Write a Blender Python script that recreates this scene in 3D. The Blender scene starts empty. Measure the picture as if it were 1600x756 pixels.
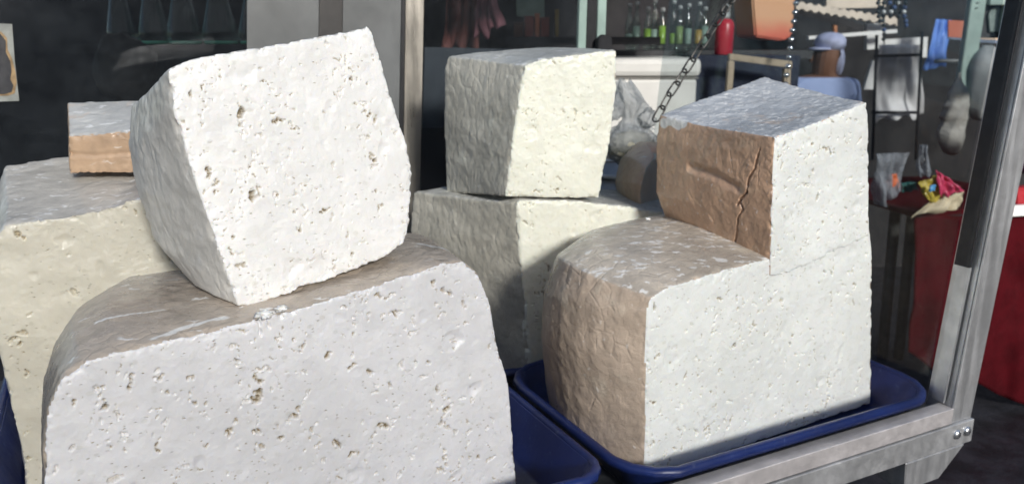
import bpy, bmesh, math, random
import numpy as np
from mathutils import Vector, Matrix
from mathutils.kdtree import KDTree

SC = bpy.context.scene
COL = SC.collection
R = math.radians
random.seed(7)
CAMZ = 1.5                      # eye height above the street
F = 1250.0                      # focal length in photo pixels (1600 wide)
PITCH = R(14)

# ------------------------------------------------------------------ camera, sky, sun, exposure
cd = bpy.data.cameras.new('camera'); cam = bpy.data.objects.new('camera', cd); COL.objects.link(cam)
cd.sensor_width = 36.0; cd.lens = 36.0*F/1600.0; cd.clip_start = .02; cd.clip_end = 400
cam.location = (0, 0, CAMZ); cam.rotation_euler = (R(90)-PITCH, 0, 0)
SC.camera = cam
cd.dof.use_dof = True; cd.dof.focus_distance = 1.02; cd.dof.aperture_fstop = 6.5

SUN_EL = R(22)
SUN_H = Vector((.40, -.92)).normalized()           # horizontal direction towards the sun
w = bpy.data.worlds.new('World'); SC.world = w; w.use_nodes = True
nt = w.node_tree; bg = nt.nodes['Background']
sky = nt.nodes.new('ShaderNodeTexSky'); sky.sky_type = 'NISHITA'; sky.sun_disc = False
sky.sun_elevation = SUN_EL; sky.sun_rotation = math.atan2(SUN_H.x, SUN_H.y)
sky.air_density = 1.0; sky.dust_density = 1.5
nt.links.new(sky.outputs[0], bg.inputs[0]); bg.inputs[1].default_value = .14

sl = bpy.data.lights.new('sun', 'SUN'); so = bpy.data.objects.new('sun', sl); COL.objects.link(so)
sl.energy = 3.8; sl.angle = R(9); sl.color = (1.0, .965, .92)
to_sun = Vector((SUN_H.x*math.cos(SUN_EL), SUN_H.y*math.cos(SUN_EL), math.sin(SUN_EL)))
so.rotation_euler = to_sun.to_track_quat('Z', 'Y').to_euler(); so.location = (1, -2, 4)

SC.view_settings.view_transform = 'Standard'; SC.view_settings.look = 'None'
SC.view_settings.exposure = 0.12; SC.view_settings.gamma = 1.0
try: SC.view_settings.use_curve_mapping = False
except Exception: pass
SC.cycles.use_adaptive_sampling = True; SC.cycles.adaptive_threshold = .02
SC.cycles.max_bounces = 6; SC.cycles.diffuse_bounces = 3; SC.cycles.glossy_bounces = 3; SC.cycles.transparent_max_bounces = 24
SC.cycles.caustics_reflective = False; SC.cycles.caustics_refractive = False

# ------------------------------------------------------------------ geometry helpers
CP, SP = math.cos(PITCH), math.sin(PITCH)
def ray(px, py):
    u = (px-800)/F; v = (py-378)/F
    return np.array([u, CP-v*SP, -SP-v*CP])
def at(px, py, Y):                                   # world point seen at (px, py), Y metres ahead
    r = ray(px, py); p = r*(Y/r[1]); return Vector((p[0], p[1], p[2]+CAMZ))
def atz(px, py, z):                                  # world point seen at (px, py) on the level z
    r = ray(px, py); p = r*((z-CAMZ)/r[2]); return Vector((p[0], p[1], p[2]+CAMZ))
class Plane:
    def __init__(s, p0, yaw, lean=0.0):
        s.p0 = np.array(p0)-np.array([0, 0, CAMZ])
        y, l = R(yaw), R(lean)
        s.n = np.array([math.sin(y)*math.cos(l), -math.cos(y)*math.cos(l), math.sin(l)])
        s.d = np.array([math.cos(y), math.sin(y), 0])
    def pt(s, px, py, D=0.0):
        q = s.p0-s.n*D; r = ray(px, py); k = (s.n@q)/(s.n@r); p = r*k
        return Vector((p[0], p[1], p[2]+CAMZ))
    def ptz(s, px, z, D=0.0):                        # point of the plane at level z in image column px
        z -= CAMZ; q = s.p0-s.n*D; u = (px-800)/F
        # n.(x,y,z)=n.q ; x=u*(y*CP-z*SP)
        n = s.n; y = (n@q-n[2]*z+n[0]*u*z*SP)/(n[1]+n[0]*u*CP); x = u*(y*CP-z*SP)
        return Vector((x, y, z+CAMZ))

# ------------------------------------------------------------------ object helpers
def link(name, me, mat=None, parent=None):
    o = bpy.data.objects.new(name, me); COL.objects.link(o)
    if mat is not None and me is not None and not me.materials: me.materials.append(mat)
    if parent is not None:
        o.parent = parent; o.matrix_parent_inverse = parent.matrix_world.inverted()
    return o
def tag(o, label=None, cat=None, group=None, kind=None):
    if label: o['label'] = label
    if cat: o['category'] = cat
    if group: o['group'] = group
    if kind: o['kind'] = kind
    return o
def thing(name, label, cat, loc, group=None):
    o = bpy.data.objects.new(name, None); COL.objects.link(o)
    o.location = loc; o.empty_display_size = .05; o.matrix_world = Matrix.Translation(loc)
    return tag(o, label, cat, group)
def bm_obj(name, bm, mat, parent=None, smooth=False):
    me = bpy.data.meshes.new(name); bm.normal_update(); bm.to_mesh(me); bm.free()
    if smooth: me.polygons.foreach_set('use_smooth', [True]*len(me.polygons))
    return link(name, me, mat, parent)
def box_bm(bm, o, ax, ay, az, bevel=0.0):
    """box from corner o spanned by three vectors"""
    o, ax, ay, az = Vector(o), Vector(ax), Vector(ay), Vector(az)
    vs = [bm.verts.new(o+ax*i+ay*j+az*k) for i in (0, 1) for j in (0, 1) for k in (0, 1)]
    fs = []
    for f in ((0, 1, 3, 2), (4, 6, 7, 5), (0, 4, 5, 1), (2, 3, 7, 6), (0, 2, 6, 4), (1, 5, 7, 3)):
        fs.append(bm.faces.new([vs[i] for i in f]))
    bmesh.ops.recalc_face_normals(bm, faces=fs)
    if bevel > 0:
        es = list({e for f in fs for e in f.edges})
        bmesh.ops.bevel(bm, geom=es, offset=bevel, segments=2, affect='EDGES', profile=.5)
    return bm
def box(name, o, ax, ay, az, mat, parent=None, bevel=0.0):
    bm = bmesh.new(); box_bm(bm, o, ax, ay, az, bevel); return bm_obj(name, bm, mat, parent)
def tube_bm(bm, pts, r, seg=8, closed=False):
    pts = [Vector(p) for p in pts]; n = len(pts); rings = []
    up = None
    for i, p in enumerate(pts):
        a = pts[(i-1) % n] if (closed or i > 0) else p
        b = pts[(i+1) % n] if (closed or i < n-1) else p
        t = (b-a).normalized()
        if up is None:
            up = Vector((0, 0, 1)) if abs(t.z) < .9 else Vector((1, 0, 0))
        x = t.cross(up).normalized(); y = x.cross(t).normalized(); up = y
        rr = r[i] if isinstance(r, (list, tuple)) else r
        rings.append([bm.verts.new(p+x*math.cos(2*math.pi*k/seg)*rr+y*math.sin(2*math.pi*k/seg)*rr) for k in range(seg)])
    m = n if closed else n-1
    for i in range(m):
        A, B = rings[i], rings[(i+1) % n]
        for k in range(seg): bm.faces.new((A[k], A[(k+1) % seg], B[(k+1) % seg], B[k]))
    if not closed:
        bm.faces.new(rings[0][::-1]); bm.faces.new(rings[-1])
    bmesh.ops.recalc_face_normals(bm, faces=bm.faces[:])
    return bm
def tube(name, pts, r, mat, parent=None, seg=8, closed=False):
    return bm_obj(name, tube_bm(bmesh.new(), pts, r, seg, closed), mat, parent, True)
def lathe_bm(bm, prof, c, seg=24, axis=None):
    """prof: (radius, height) list, around vertical through c"""
    c = Vector(c); rings = []
    for r, h in prof:
        rings.append([bm.verts.new(c+Vector((math.cos(2*math.pi*k/seg)*r, math.sin(2*math.pi*k/seg)*r, h))) for k in range(seg)])
    for A, B in zip(rings, rings[1:]):
        for k in range(seg): bm.faces.new((A[k], A[(k+1) % seg], B[(k+1) % seg], B[k]))
    bm.faces.new(rings[0][::-1]); bm.faces.new(rings[-1])
    bmesh.ops.recalc_face_normals(bm, faces=bm.faces[:])
    return bm
def lathe(name, prof, c, mat, parent=None, seg=24):
    return bm_obj(name, lathe_bm(bmesh.new(), prof, c, seg), mat, parent, True)

# ------------------------------------------------------------------ numpy noise
_rng = np.random.default_rng(11)
_LAT = _rng.random((64, 64, 64)).astype(np.float32)
def vnoise(p):                                       # value noise, about -1..1
    i = np.floor(p).astype(np.int64); f = (p-i); f = f*f*(3-2*f); i &= 63; j = (i+1) & 63
    L = _LAT; x0, y0, z0 = i.T; x1, y1, z1 = j.T; fx, fy, fz = f.T
    c = lambda a, b: a+(b-a)*fx
    e = c(L[x0, y0, z0], L[x1, y0, z0]); g = c(L[x0, y1, z0], L[x1, y1, z0])
    h = c(L[x0, y0, z1], L[x1, y0, z1]); k = c(L[x0, y1, z1], L[x1, y1, z1])
    a = e+(g-e)*fy; b = h+(k-h)*fy
    return (a+(b-a)*fz)*2-1
def fbm(p, s, o=3):
    t = np.zeros(len(p)); a = 1.0
    for k in range(o): t += a*vnoise(p*s+17.3*k); s *= 2.03; a *= .5
    return t
def sstep(a, b, x):
    t = np.clip((x-a)/(b-a), 0, 1); return t*t*(3-2*t)

# ------------------------------------------------------------------ materials
class N:
    """small node-graph builder"""
    def __init__(s, name):
        s.m = bpy.data.materials.new(name); s.m.use_nodes = True; s.t = s.m.node_tree
        s.b = s.t.nodes['Principled BSDF']; s.out = s.t.nodes['Material Output']
        s.co = s.t.nodes.new('ShaderNodeTexCoord').outputs['Object']
    def n(s, typ, **kw):
        x = s.t.nodes.new(typ)
        for k, v in kw.items(): setattr(x, k, v)
        return x
    def l(s, a, b): s.t.links.new(a, b)
    def map(s, scale=(1, 1, 1), rot=(0, 0, 0), co=None):
        x = s.n('ShaderNodeMapping'); s.l(co or s.co, x.inputs[0]); x.inputs['Scale'].default_value = scale; x.inputs['Rotation'].default_value = rot
        return x.outputs[0]
    def noise(s, scale, detail=3, rough=.55, co=None, dist=0):
        x = s.n('ShaderNodeTexNoise'); s.l(co or s.co, x.inputs['Vector'])
        x.inputs['Scale'].default_value = scale; x.inputs['Detail'].default_value = detail
        x.inputs['Roughness'].default_value = rough; x.inputs['Distortion'].default_value = dist
        return x.outputs['Fac']
    def voro(s, scale, feature='F1', co=None, smooth=None, rnd=1.0):
        x = s.n('ShaderNodeTexVoronoi', feature=feature); s.l(co or s.co, x.inputs['Vector'])
        x.inputs['Scale'].default_value = scale; x.inputs['Randomness'].default_value = rnd
        return x.outputs['Distance']
    def ramp(s, fac, lo, hi, a=0.0, b=1.0):
        x = s.n('ShaderNodeMapRange'); x.interpolation_type = 'SMOOTHSTEP'; s.l(fac, x.inputs[0])
        for i, v in zip((1, 2, 3, 4), (lo, hi, a, b)): x.inputs[i].default_value = v
        return x.outputs[0]
    def math(s, op, a, b):
        x = s.n('ShaderNodeMath', operation=op)
        for i, v in enumerate((a, b)):
            if isinstance(v, (int, float)): x.inputs[i].default_value = v
            else: s.l(v, x.inputs[i])
        return x.outputs[0]
    def mix(s, fac, a, b):
        x = s.n('ShaderNodeMix', data_type='RGBA')
        for sock, v in ((x.inputs[0], fac), (x.inputs[6], a), (x.inputs[7], b)):
            if isinstance(v, (int, float)): sock.default_value = v
            elif isinstance(v, tuple): sock.default_value = v+(1,) if len(v) == 3 else v
            else: s.l(v, sock)
        return x.outputs[2]
    def bump(s, h, dist, strength=1.0, prev=None):
        x = s.n('ShaderNodeBump'); x.inputs['Strength'].default_value = strength; x.inputs['Distance'].default_value = dist
        s.l(h, x.inputs['Height'])
        if prev is not None: s.l(prev, x.inputs['Normal'])
        return x.outputs[0]
    def attr(s, name):
        x = s.n('ShaderNodeAttribute'); x.attribute_name = name; return x.outputs['Fac']
    def set(s, **kw):
        for k, v in kw.items():
            k = k.replace('_', ' ').capitalize() if k not in ('Base_Color', 'IOR', 'Alpha', 'Normal') else k.replace('_', ' ')
            sock = s.b.inputs[{'Base color': 'Base Color', 'Coat weight': 'Coat Weight', 'Coat roughness': 'Coat Roughness', 'Subsurface weight': 'Subsurface Weight', 'Subsurface scale': 'Subsurface Scale', 'Transmission weight': 'Transmission Weight', 'Specular': 'Specular IOR Level', 'Emission strength': 'Emission Strength', 'Emission color': 'Emission Color'}.get(k, k)]
            if isinstance(v, (int, float)): sock.default_value = v
            elif isinstance(v, tuple): sock.default_value = v+(1,) if len(v) == 3 and sock.type == 'RGBA' else v
            else: s.l(v, sock)
        return s.m

def mat_plain(name, col, rough=.6, metallic=0.0, var=.15, scale=25, bump=0.0, spec=.5):
    g = N(name); k = g.noise(scale, 4)
    d = tuple(max(0, c*(1-var)) for c in col); u = tuple(min(1, c*(1+var)) for c in col)
    g.set(Base_Color=g.mix(g.ramp(k, .3, .7), d, u), roughness=g.ramp(g.noise(scale*2.3, 3), .3, .7, max(.02, rough-.08), min(1, rough+.1)), metallic=metallic, specular=spec)
    if bump: g.set(Normal=g.bump(g.noise(scale*3, 4), bump))
    return g.m
def mat_cheese(name, base, stain_shade=(.33, .265, .165)):
    """fresh white paste: matt, curdy, whey stains and painted shade in the holes"""
    g = N(name)
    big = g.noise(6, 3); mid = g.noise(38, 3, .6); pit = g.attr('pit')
    a = tuple(c*.93 for c in base); b = tuple(min(.86, c*1.03) for c in base)
    col = g.mix(g.ramp(g.math('ADD', big, g.math('MULTIPLY', mid, .5)), .55, .95), a, b)
    vo = g.n('ShaderNodeTexVoronoi'); g.l(g.map((1, .8, 1.3)), vo.inputs['Vector']); vo.inputs['Scale'].default_value = 70
    sep = g.n('ShaderNodeSeparateColor'); g.l(vo.outputs['Color'], sep.inputs[0])
    fl = g.math('MULTIPLY', g.ramp(vo.outputs['Distance'], .22, .34, 1, 0), g.ramp(sep.outputs[0], .84, .88))   # a few greyer curds
    col = g.mix(g.math('MULTIPLY', fl, .5), col, tuple(c*f for c, f in zip(base, (.80, .79, .74))))
    v2 = g.n('ShaderNodeTexVoronoi'); g.l(g.map((.8, .8, 1.9), (0, .3, .2)), v2.inputs['Vector']); v2.inputs['Scale'].default_value = 150
    s2 = g.n('ShaderNodeSeparateColor'); g.l(v2.outputs['Color'], s2.inputs[0])
    wob = g.math('ADD', v2.outputs['Distance'], g.math('MULTIPLY', g.noise(420, 2), .35))
    pore = g.math('MULTIPLY', g.ramp(wob, .30, .42, 1, 0), g.ramp(g.math('ADD', s2.outputs[1], g.ramp(g.noise(15, 3), .35, .7, -.25, .12)), .72, .76))       # pin holes
    col = g.mix(g.math('MULTIPLY', pore, g.ramp(s2.outputs[2], .2, .9, .1, .75)), col, stain_shade)
    col = g.mix(g.math('MULTIPLY', pit, .95), col, g.mix(g.ramp(pit, .80, 1.0), stain_shade, (.15, .11, .055)))            # whey staining, with hole shade painted darker into the colour
    g.set(Base_Color=col, roughness=g.ramp(mid, .3, .7, .30, .52), specular=.45, subsurface_weight=.45, subsurface_scale=.006)
    g.b.inputs['Subsurface Radius'].default_value = (1.0, .8, .55)
    h = g.math('SUBTRACT', g.math('ADD', g.math('MULTIPLY', g.noise(240, 3, .65), .55), g.math('MULTIPLY', mid, .8)), g.math('MULTIPLY', pore, 1.3))
    g.set(Normal=g.bump(h, .0009, .85))
    return g.m
def mat_rind(name, side, top, fleck=.5, wr=1.0, dirv=(1, 1, .35), rough=.38, fw=.8):
    """pressed skin of the cheese: leathery, creased, slightly wet, pale curd flecks on the sides, painted sky glints on top"""
    g = N(name)
    nz = g.attr('up')
    v = g.noise(9, 4, .6); v2 = g.noise(45, 3, .6)
    up = g.ramp(g.math('ADD', nz, g.math('MULTIPLY', v, .25)), .60, .95)
    def var(c): return g.mix(g.ramp(v, .30, .70), tuple(x*.80 for x in c), tuple(min(.8, x*1.15) for x in c))
    col = g.mix(up, var(side), var(top))
    col = g.mix(g.ramp(v2, .45, .75, 0, .35), col, g.mix(up, tuple(x*.6 for x in side), tuple(x*.6 for x in top)))
    wn = g.n('ShaderNodeTexNoise'); g.l(g.co, wn.inputs['Vector']); wn.inputs['Scale'].default_value = 75; wn.inputs['Detail'].default_value = 2
    wv = g.n('ShaderNodeVectorMath', operation='MULTIPLY_ADD'); g.l(wn.outputs['Color'], wv.inputs[0]); wv.inputs[1].default_value = (.022,)*3; g.l(g.co, wv.inputs[2])
    col = g.mix(g.ramp(g.noise(17, 4, .65), .56, .70, 0, .45), col, tuple(min(.75, x*1.3+.06) for x in side))      # pale worn patches
    def flecks(co, sc, thr, big=0):
        a = g.n('ShaderNodeTexVoronoi'); g.l(co, a.inputs['Vector']); a.inputs['Scale'].default_value = sc
        b = g.n('ShaderNodeSeparateColor'); g.l(a.outputs['Color'], b.inputs[0])
        d = g.math('ADD', a.outputs['Distance'], g.math('MULTIPLY', v2, .35))
        return g.math('MULTIPLY', g.ramp(d, .30+big, .56+big, 1, 0), g.ramp(b.outputs[0], thr, thr+.05))
    ft = g.math('MULTIPLY', flecks(g.map((.38, 1.2, 1), (0, 0, R(-28)), wv.outputs[0]), 85, 1-.62*fleck, .10), up)  # top flecks: sky glints painted as pale colour
    fs = g.math('MULTIPLY', flecks(g.map(dirv, (.2, .1, 0), wv.outputs[0]), 130, 1-.16*fleck), g.math('SUBTRACT', 1.0, up))
    fk = g.math('ADD', g.math('MULTIPLY', ft, fw), g.math('MULTIPLY', fs, .40))
    col = g.mix(fk, col, (.84, .83, .81))
    col = g.mix(g.attr('bare'), col, (.80, .79, .76))                 # skin scraped off
    g.set(Base_Color=col, roughness=g.ramp(g.math('ADD', g.math('MULTIPLY', v, .6), g.math('MULTIPLY', v2, .4)), .35, .65, rough-.10, rough+.2), specular=.5, coat_weight=.3, coat_roughness=.16)
    wrk = g.noise(55, 5, .66, g.map(dirv), .6)
    ve = g.voro(55, 'DISTANCE_TO_EDGE', g.map(tuple(x*.8 for x in dirv)))
    crease = g.math('MULTIPLY', g.ramp(ve, 0, .10, 1, 0), g.ramp(v, .45, .60))
    h = g.math('SUBTRACT', g.math('ADD', g.math('MULTIPLY', wrk, .9), g.math('MULTIPLY', g.noise(190, 3, .6), .22)), g.math('MULTIPLY', crease, .22))
    h = g.math('ADD', h, g.math('MULTIPLY', fk, .18))
    g.set(Normal=g.bump(h, .0040*wr, .9))
    return g.m
def mat_glass(name, tint=(.975, .98, .982), dust=.0, dustcol=(.35, .36, .36), refl=1.0, flat=False):
    g = N(name); t = g.t
    tr = g.n('ShaderNodeBsdfTransparent'); tr.inputs[0].default_value = tint+(1,)
    gl = g.n('ShaderNodeBsdfGlossy'); gl.inputs['Roughness'].default_value = 0.0
    lw = g.n('ShaderNodeLayerWeight'); lw.inputs[0].default_value = .5
    fr = g.math('MULTIPLY', refl, g.math('ADD', .035, g.math('MULTIPLY', .9, g.math('POWER', lw.outputs['Facing'], 5.0))))
    mx = g.n('ShaderNodeMixShader'); g.l(fr, mx.inputs[0]); g.l(tr.outputs[0], mx.inputs[1]); g.l(gl.outputs[0], mx.inputs[2])
    last = mx
    if dust > 0:
        df = g.n('ShaderNodeBsdfDiffuse'); df.inputs[0].default_value = dustcol+(1,)
        f = dust if flat else g.math('MULTIPLY', g.ramp(g.math('ADD', g.math('MULTIPLY', g.noise(6, 5, .6), .7), g.math('MULTIPLY', g.noise(45, 4, .6), .3)), .35, .75, .25, 1), dust)
        m2 = g.n('ShaderNodeMixShader')
        if flat: m2.inputs[0].default_value = dust
        else: g.l(f, m2.inputs[0])
        g.l(mx.outputs[0], m2.inputs[1]); g.l(df.outputs[0], m2.inputs[2]); last = m2
    g.t.nodes.remove(g.b); g.l(last.outputs[0], g.out.inputs[0])
    return g.m
def mat_alu(name, col=(.56, .57, .58), rough=.42, dirt=.35, metal=.75, stv=(1, 1, .08)):
    g = N(name)
    k = g.noise(14, 5, .65); st = g.noise(60, 4, .6, g.map(stv))
    c = g.mix(g.ramp(k, .35, .7), tuple(x*(1-dirt*.5) for x in col), tuple(min(.9, x*1.1) for x in col))
    c = g.mix(g.ramp(g.noise(33, 5, .7), .60, .74, 0, dirt), c, (.22, .20, .18))
    g.set(Base_Color=c, metallic=metal, roughness=g.ramp(st, .25, .75, rough-.1, rough+.14), Normal=g.bump(st, .0006, .5))
    return g.m
def mat_blue_plastic(name):
    g = N(name)
    c = g.mix(g.ramp(g.noise(8, 4), .3, .7), (.007, .016, .085), (.012, .028, .145))
    c = g.mix(g.ramp(g.noise(90, 4, .7, g.map((1, .25, .6), (0, 0, .6))), .60, .74, 0, .45), c, (.09, .14, .30))
    c = g.mix(g.ramp(g.noise(22, 5, .7), .62, .75, 0, .25), c, (.25, .27, .33))
    g.set(Base_Color=c, roughness=g.ramp(g.noise(30, 4), .3, .7, .28, .45), Normal=g.bump(g.noise(90, 4), .0008, .5))
    return g.m

M = dict(
    alu=mat_alu('aluminium'), alu_warm=mat_alu('aluminium_warm', (.50, .46, .40), .35, .3),
    alu_pink=mat_alu('aluminium_rail', (.60, .575, .575), .48, .22, .55, (1, 1, 1)),
    alu_low=mat_alu('aluminium_lower', (.52, .53, .54), .46, .55, .6, (1, 1, 1)),
    glass=mat_glass('front_glass', (.975, .98, .982), 0.0), glass_dusty=mat_glass('dusty_glass', (.74, .77, .79), .045, (.30, .33, .36), .35),
    glass_side=mat_glass('side_glass', (.80, .83, .84), 0.0, (.35, .36, .36), .7),
    blue=mat_blue_plastic('blue_plastic'),
    black=mat_plain('matt_black', (.012, .012, .014), .55),
    dark=mat_plain('dark_paint', (.022, .022, .026), .6),
    floor=mat_plain('case_floor_sheet', (.06, .065, .075), .5, .3),
    steel=mat_alu('steel_bolt', (.62, .64, .66), .28, .2, .9),
)

# ------------------------------------------------------------------ the glass case
RA, RB = atz(1200, 725, CAMZ-.66), atz(1485, 637, CAMZ-.66)       # top edge of the bottom rail
GU = (RB-RA); GU.z = 0; GU.normalize()                             # along the front glass, to the right
GW = Vector((-GU.y, GU.x, 0))                                      # into the case
UPV = Vector((0, 0, 1))
ORG = Vector((RA.x, RA.y, 0))
def C(u, v, z): return ORG+GU*u+GW*v+Vector((0, 0, CAMZ+z))        # case coordinates (z from eye level)
UR = (RB-RA).dot(GU)                                               # right end of the glass
UL_ = -1.35
ground_mat = mat_plain('asphalt', (.022, .022, .027), .5, 0, .5, 9, .004)
bm = bmesh.new(); bmesh.ops.create_grid(bm, x_segments=1, y_segments=1, size=60)
tag(bm_obj('ground', bm, ground_mat), kind='structure')

case = thing('display_case', 'glass display case with bare aluminium frame and riveted bottom rail holding the cheeses', 'display case', C(-.3, .4, -.80))
PW = .060
# bottom rail: upper strip (glazing bead) and lower profile
box('glazing_bead', C(UL_, -.006, -.690), GU*(UR+.002-UL_), GW*.030, UPV*.031, M['alu_pink'], case, .0015)
box('bottom_rail', C(UL_, -.010, -.738), GU*(UR+PW+.003-UL_), GW*.040, UPV*.0465, M['alu_low'], case, .0015)
box('floor_panel', C(UL_, .032, -.722), GU*(UR+PW-UL_-.002), GW*1.05, UPV*.012, M['floor'], case)
# corner post: L profile leaning slightly with the cart
lean = GU*.09
def post(name, u, v, wu, wv, z0, z1, mat, bev=.002):
    return box(name, C(u, v, z0), GU*wu, GW*wv, (UPV*(z1-z0)+lean*(z1-z0)), mat, case, bev)
post('corner_post', UR, -.004, PW, .004, -.691, .45, M['alu'], .001)
post('corner_post_return', UR+.001, .001, .004, .050, -.690, .45, M['alu'], .001)
post('corner_post_back', UR+PW-.004, .001, .004, .080, -.690, .45, M['alu'], .001)
post('inner_profile', UR-.004, .012, .0045, .026, -.655, -.395, M['alu'], .0008)
post('dark_strip', UR-.004+.0195, .012, .0045, .030, -.395, .40, M['black'], .0008)  # added black strip where the glass only shows darkness behind it
# corner bracket under the post with two rivets, and a sloped foot
for k, du in enumerate((.014, .043)):
    c = C(UR+du, -.0105, -.712); bm = bmesh.new()
    prof = [(.0098, -.001), (.0098, .0012), (.0078, .0040), (.0040, .0056), (.0006, .0060)]
    lathe_bm(bm, prof, (0, 0, 0), 16)
    q = (-GW).to_track_quat('Z', 'Y').to_matrix().to_4x4(); q.translation = c
    bmesh.ops.transform(bm, matrix=q, verts=bm.verts)
    rv = bm_obj('rivet', bm, M['steel'], case, True)
    bm = bmesh.new(); lathe_bm(bm, [(.0022, .0055), (.0022, .0063)], (0, 0, 0), 10); bmesh.ops.transform(bm, matrix=q, verts=bm.verts)
    bm_obj('pin', bm, M['dark'], rv)
bm = bmesh.new()                                                   # foot: prism that tapers to the right
pf = [(UR-.115, -.742), (UR+.052, -.742), (UR-.015, -.800), (UR-.110, -.800)]
A_ = [bm.verts.new(C(u, -.006, z)) for u, z in pf]; B_ = [bm.verts.new(C(u, .05, z)) for u, z in pf]
bm.faces.new(A_); bm.faces.new(B_[::-1])
for i in range(4): bm.faces.new((A_[i], B_[i], B_[(i+1) % 4], A_[(i+1) % 4]))
bmesh.ops.recalc_face_normals(bm, faces=bm.faces[:]); bmesh.ops.bevel(bm, geom=bm.edges[:], offset=.002, segments=1, affect='EDGES')
bm_obj('foot', bm, M['alu'], case)
# front pane and right pane
GL = lean
box('front_pane', C(UL_, .006, -.672), GU*(UR+.018-UL_), GW*.005, UPV*1.1+GL*1.1, M['glass'], case)
box('side_pane', C(UR+.022, .070, -.672), GU*.005, GW*.95, UPV*1.1+GL*1.1, M['glass_side'], case)
box('bottom_rail_side', C(UR+.012, .085, -.700), GU*.030, GW*.93, UPV*.040, M['alu'], case, .0015)

# ------------------------------------------------------------------ blue trays
def tray(name, label, u0, u1, v0, v1, z0, zr, rad, group):
    t = thing(name, label, 'tray', C((u0+u1)/2, (v0+v1)/2, z0), group)
    def loop(inset, z, n=9):
        r = max(.01, rad-inset); pts = []
        a0, a1, b0, b1 = u0+inset, u1-inset, v0+inset, v1-inset
        for cx, cy, s in ((a1-r, b1-r, 0), (a0+r, b1-r, 90), (a0+r, b0+r, 180), (a1-r, b0+r, 270)):
            for k in range(n):
                a = R(s+90*k/(n-1)); wob = .0015*math.sin(7*(cx+cy)+3*k)
                pts.append(C(cx+(r+wob)*math.cos(a), cy+(r+wob)*math.sin(a), z))
        return pts
    def skin(bm, loops, cap0=False):
        rs = [[bm.verts.new(p) for p in L] for L in loops]
        for A, B in zip(rs, rs[1:]):
            for k in range(len(A)): bm.faces.new((A[k], A[(k+1) % len(A)], B[(k+1) % len(A)], B[k]))
        return rs
    bm = bmesh.new(); h = zr-z0
    rs = skin(bm, [loop(.050, z0+.004), loop(.044, z0+.008), loop(.016, zr-.006), loop(.014, zr-.002),
                   loop(.018, zr-.004), loop(.047, z0+.003), loop(.054, z0)])
    bm.faces.new(rs[0]); bm.faces.new(rs[-1][::-1])
    bmesh.ops.recalc_face_normals(bm, faces=bm.faces[:])
    bm_obj('basin', bm, M['blue'], t, True)
    bm = bmesh.new()
    rs = skin(bm, [loop(.0165, zr-.005), loop(.015, zr), loop(.010, zr+.002), loop(.004, zr+.001), loop(0, zr-.004), loop(.0, zr-.012), loop(.003, zr-.012), loop(.005, zr-.006), loop(.0155, zr-.007), loop(.0165, zr-.005)])
    bmesh.ops.remove_doubles(bm, verts=bm.verts, dist=1e-6)
    bmesh.ops.recalc_face_normals(bm, faces=bm.faces[:])
    bm_obj('rim', bm, M['blue'], t, True)
    return t
tray('plastic_tray', 'dark blue plastic tray by the corner post, under the two stacked brown-rind cheeses', -.245, .468, .014, .50, -.708, -.636, .10, 'blue trays in the case')
tray('plastic_tray', 'dark blue plastic tray under the big foreground cheese, its corner at bottom centre', -1.12, -.275, .030, .98, -.708, -.618, .06, 'blue trays in the case')
tray('plastic_tray', 'dark blue plastic tray under the rear middle cheese stack, mostly hidden', -.26, .468, .52, 1.00, -.708, -.66, .08, 'blue trays in the case')

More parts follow.
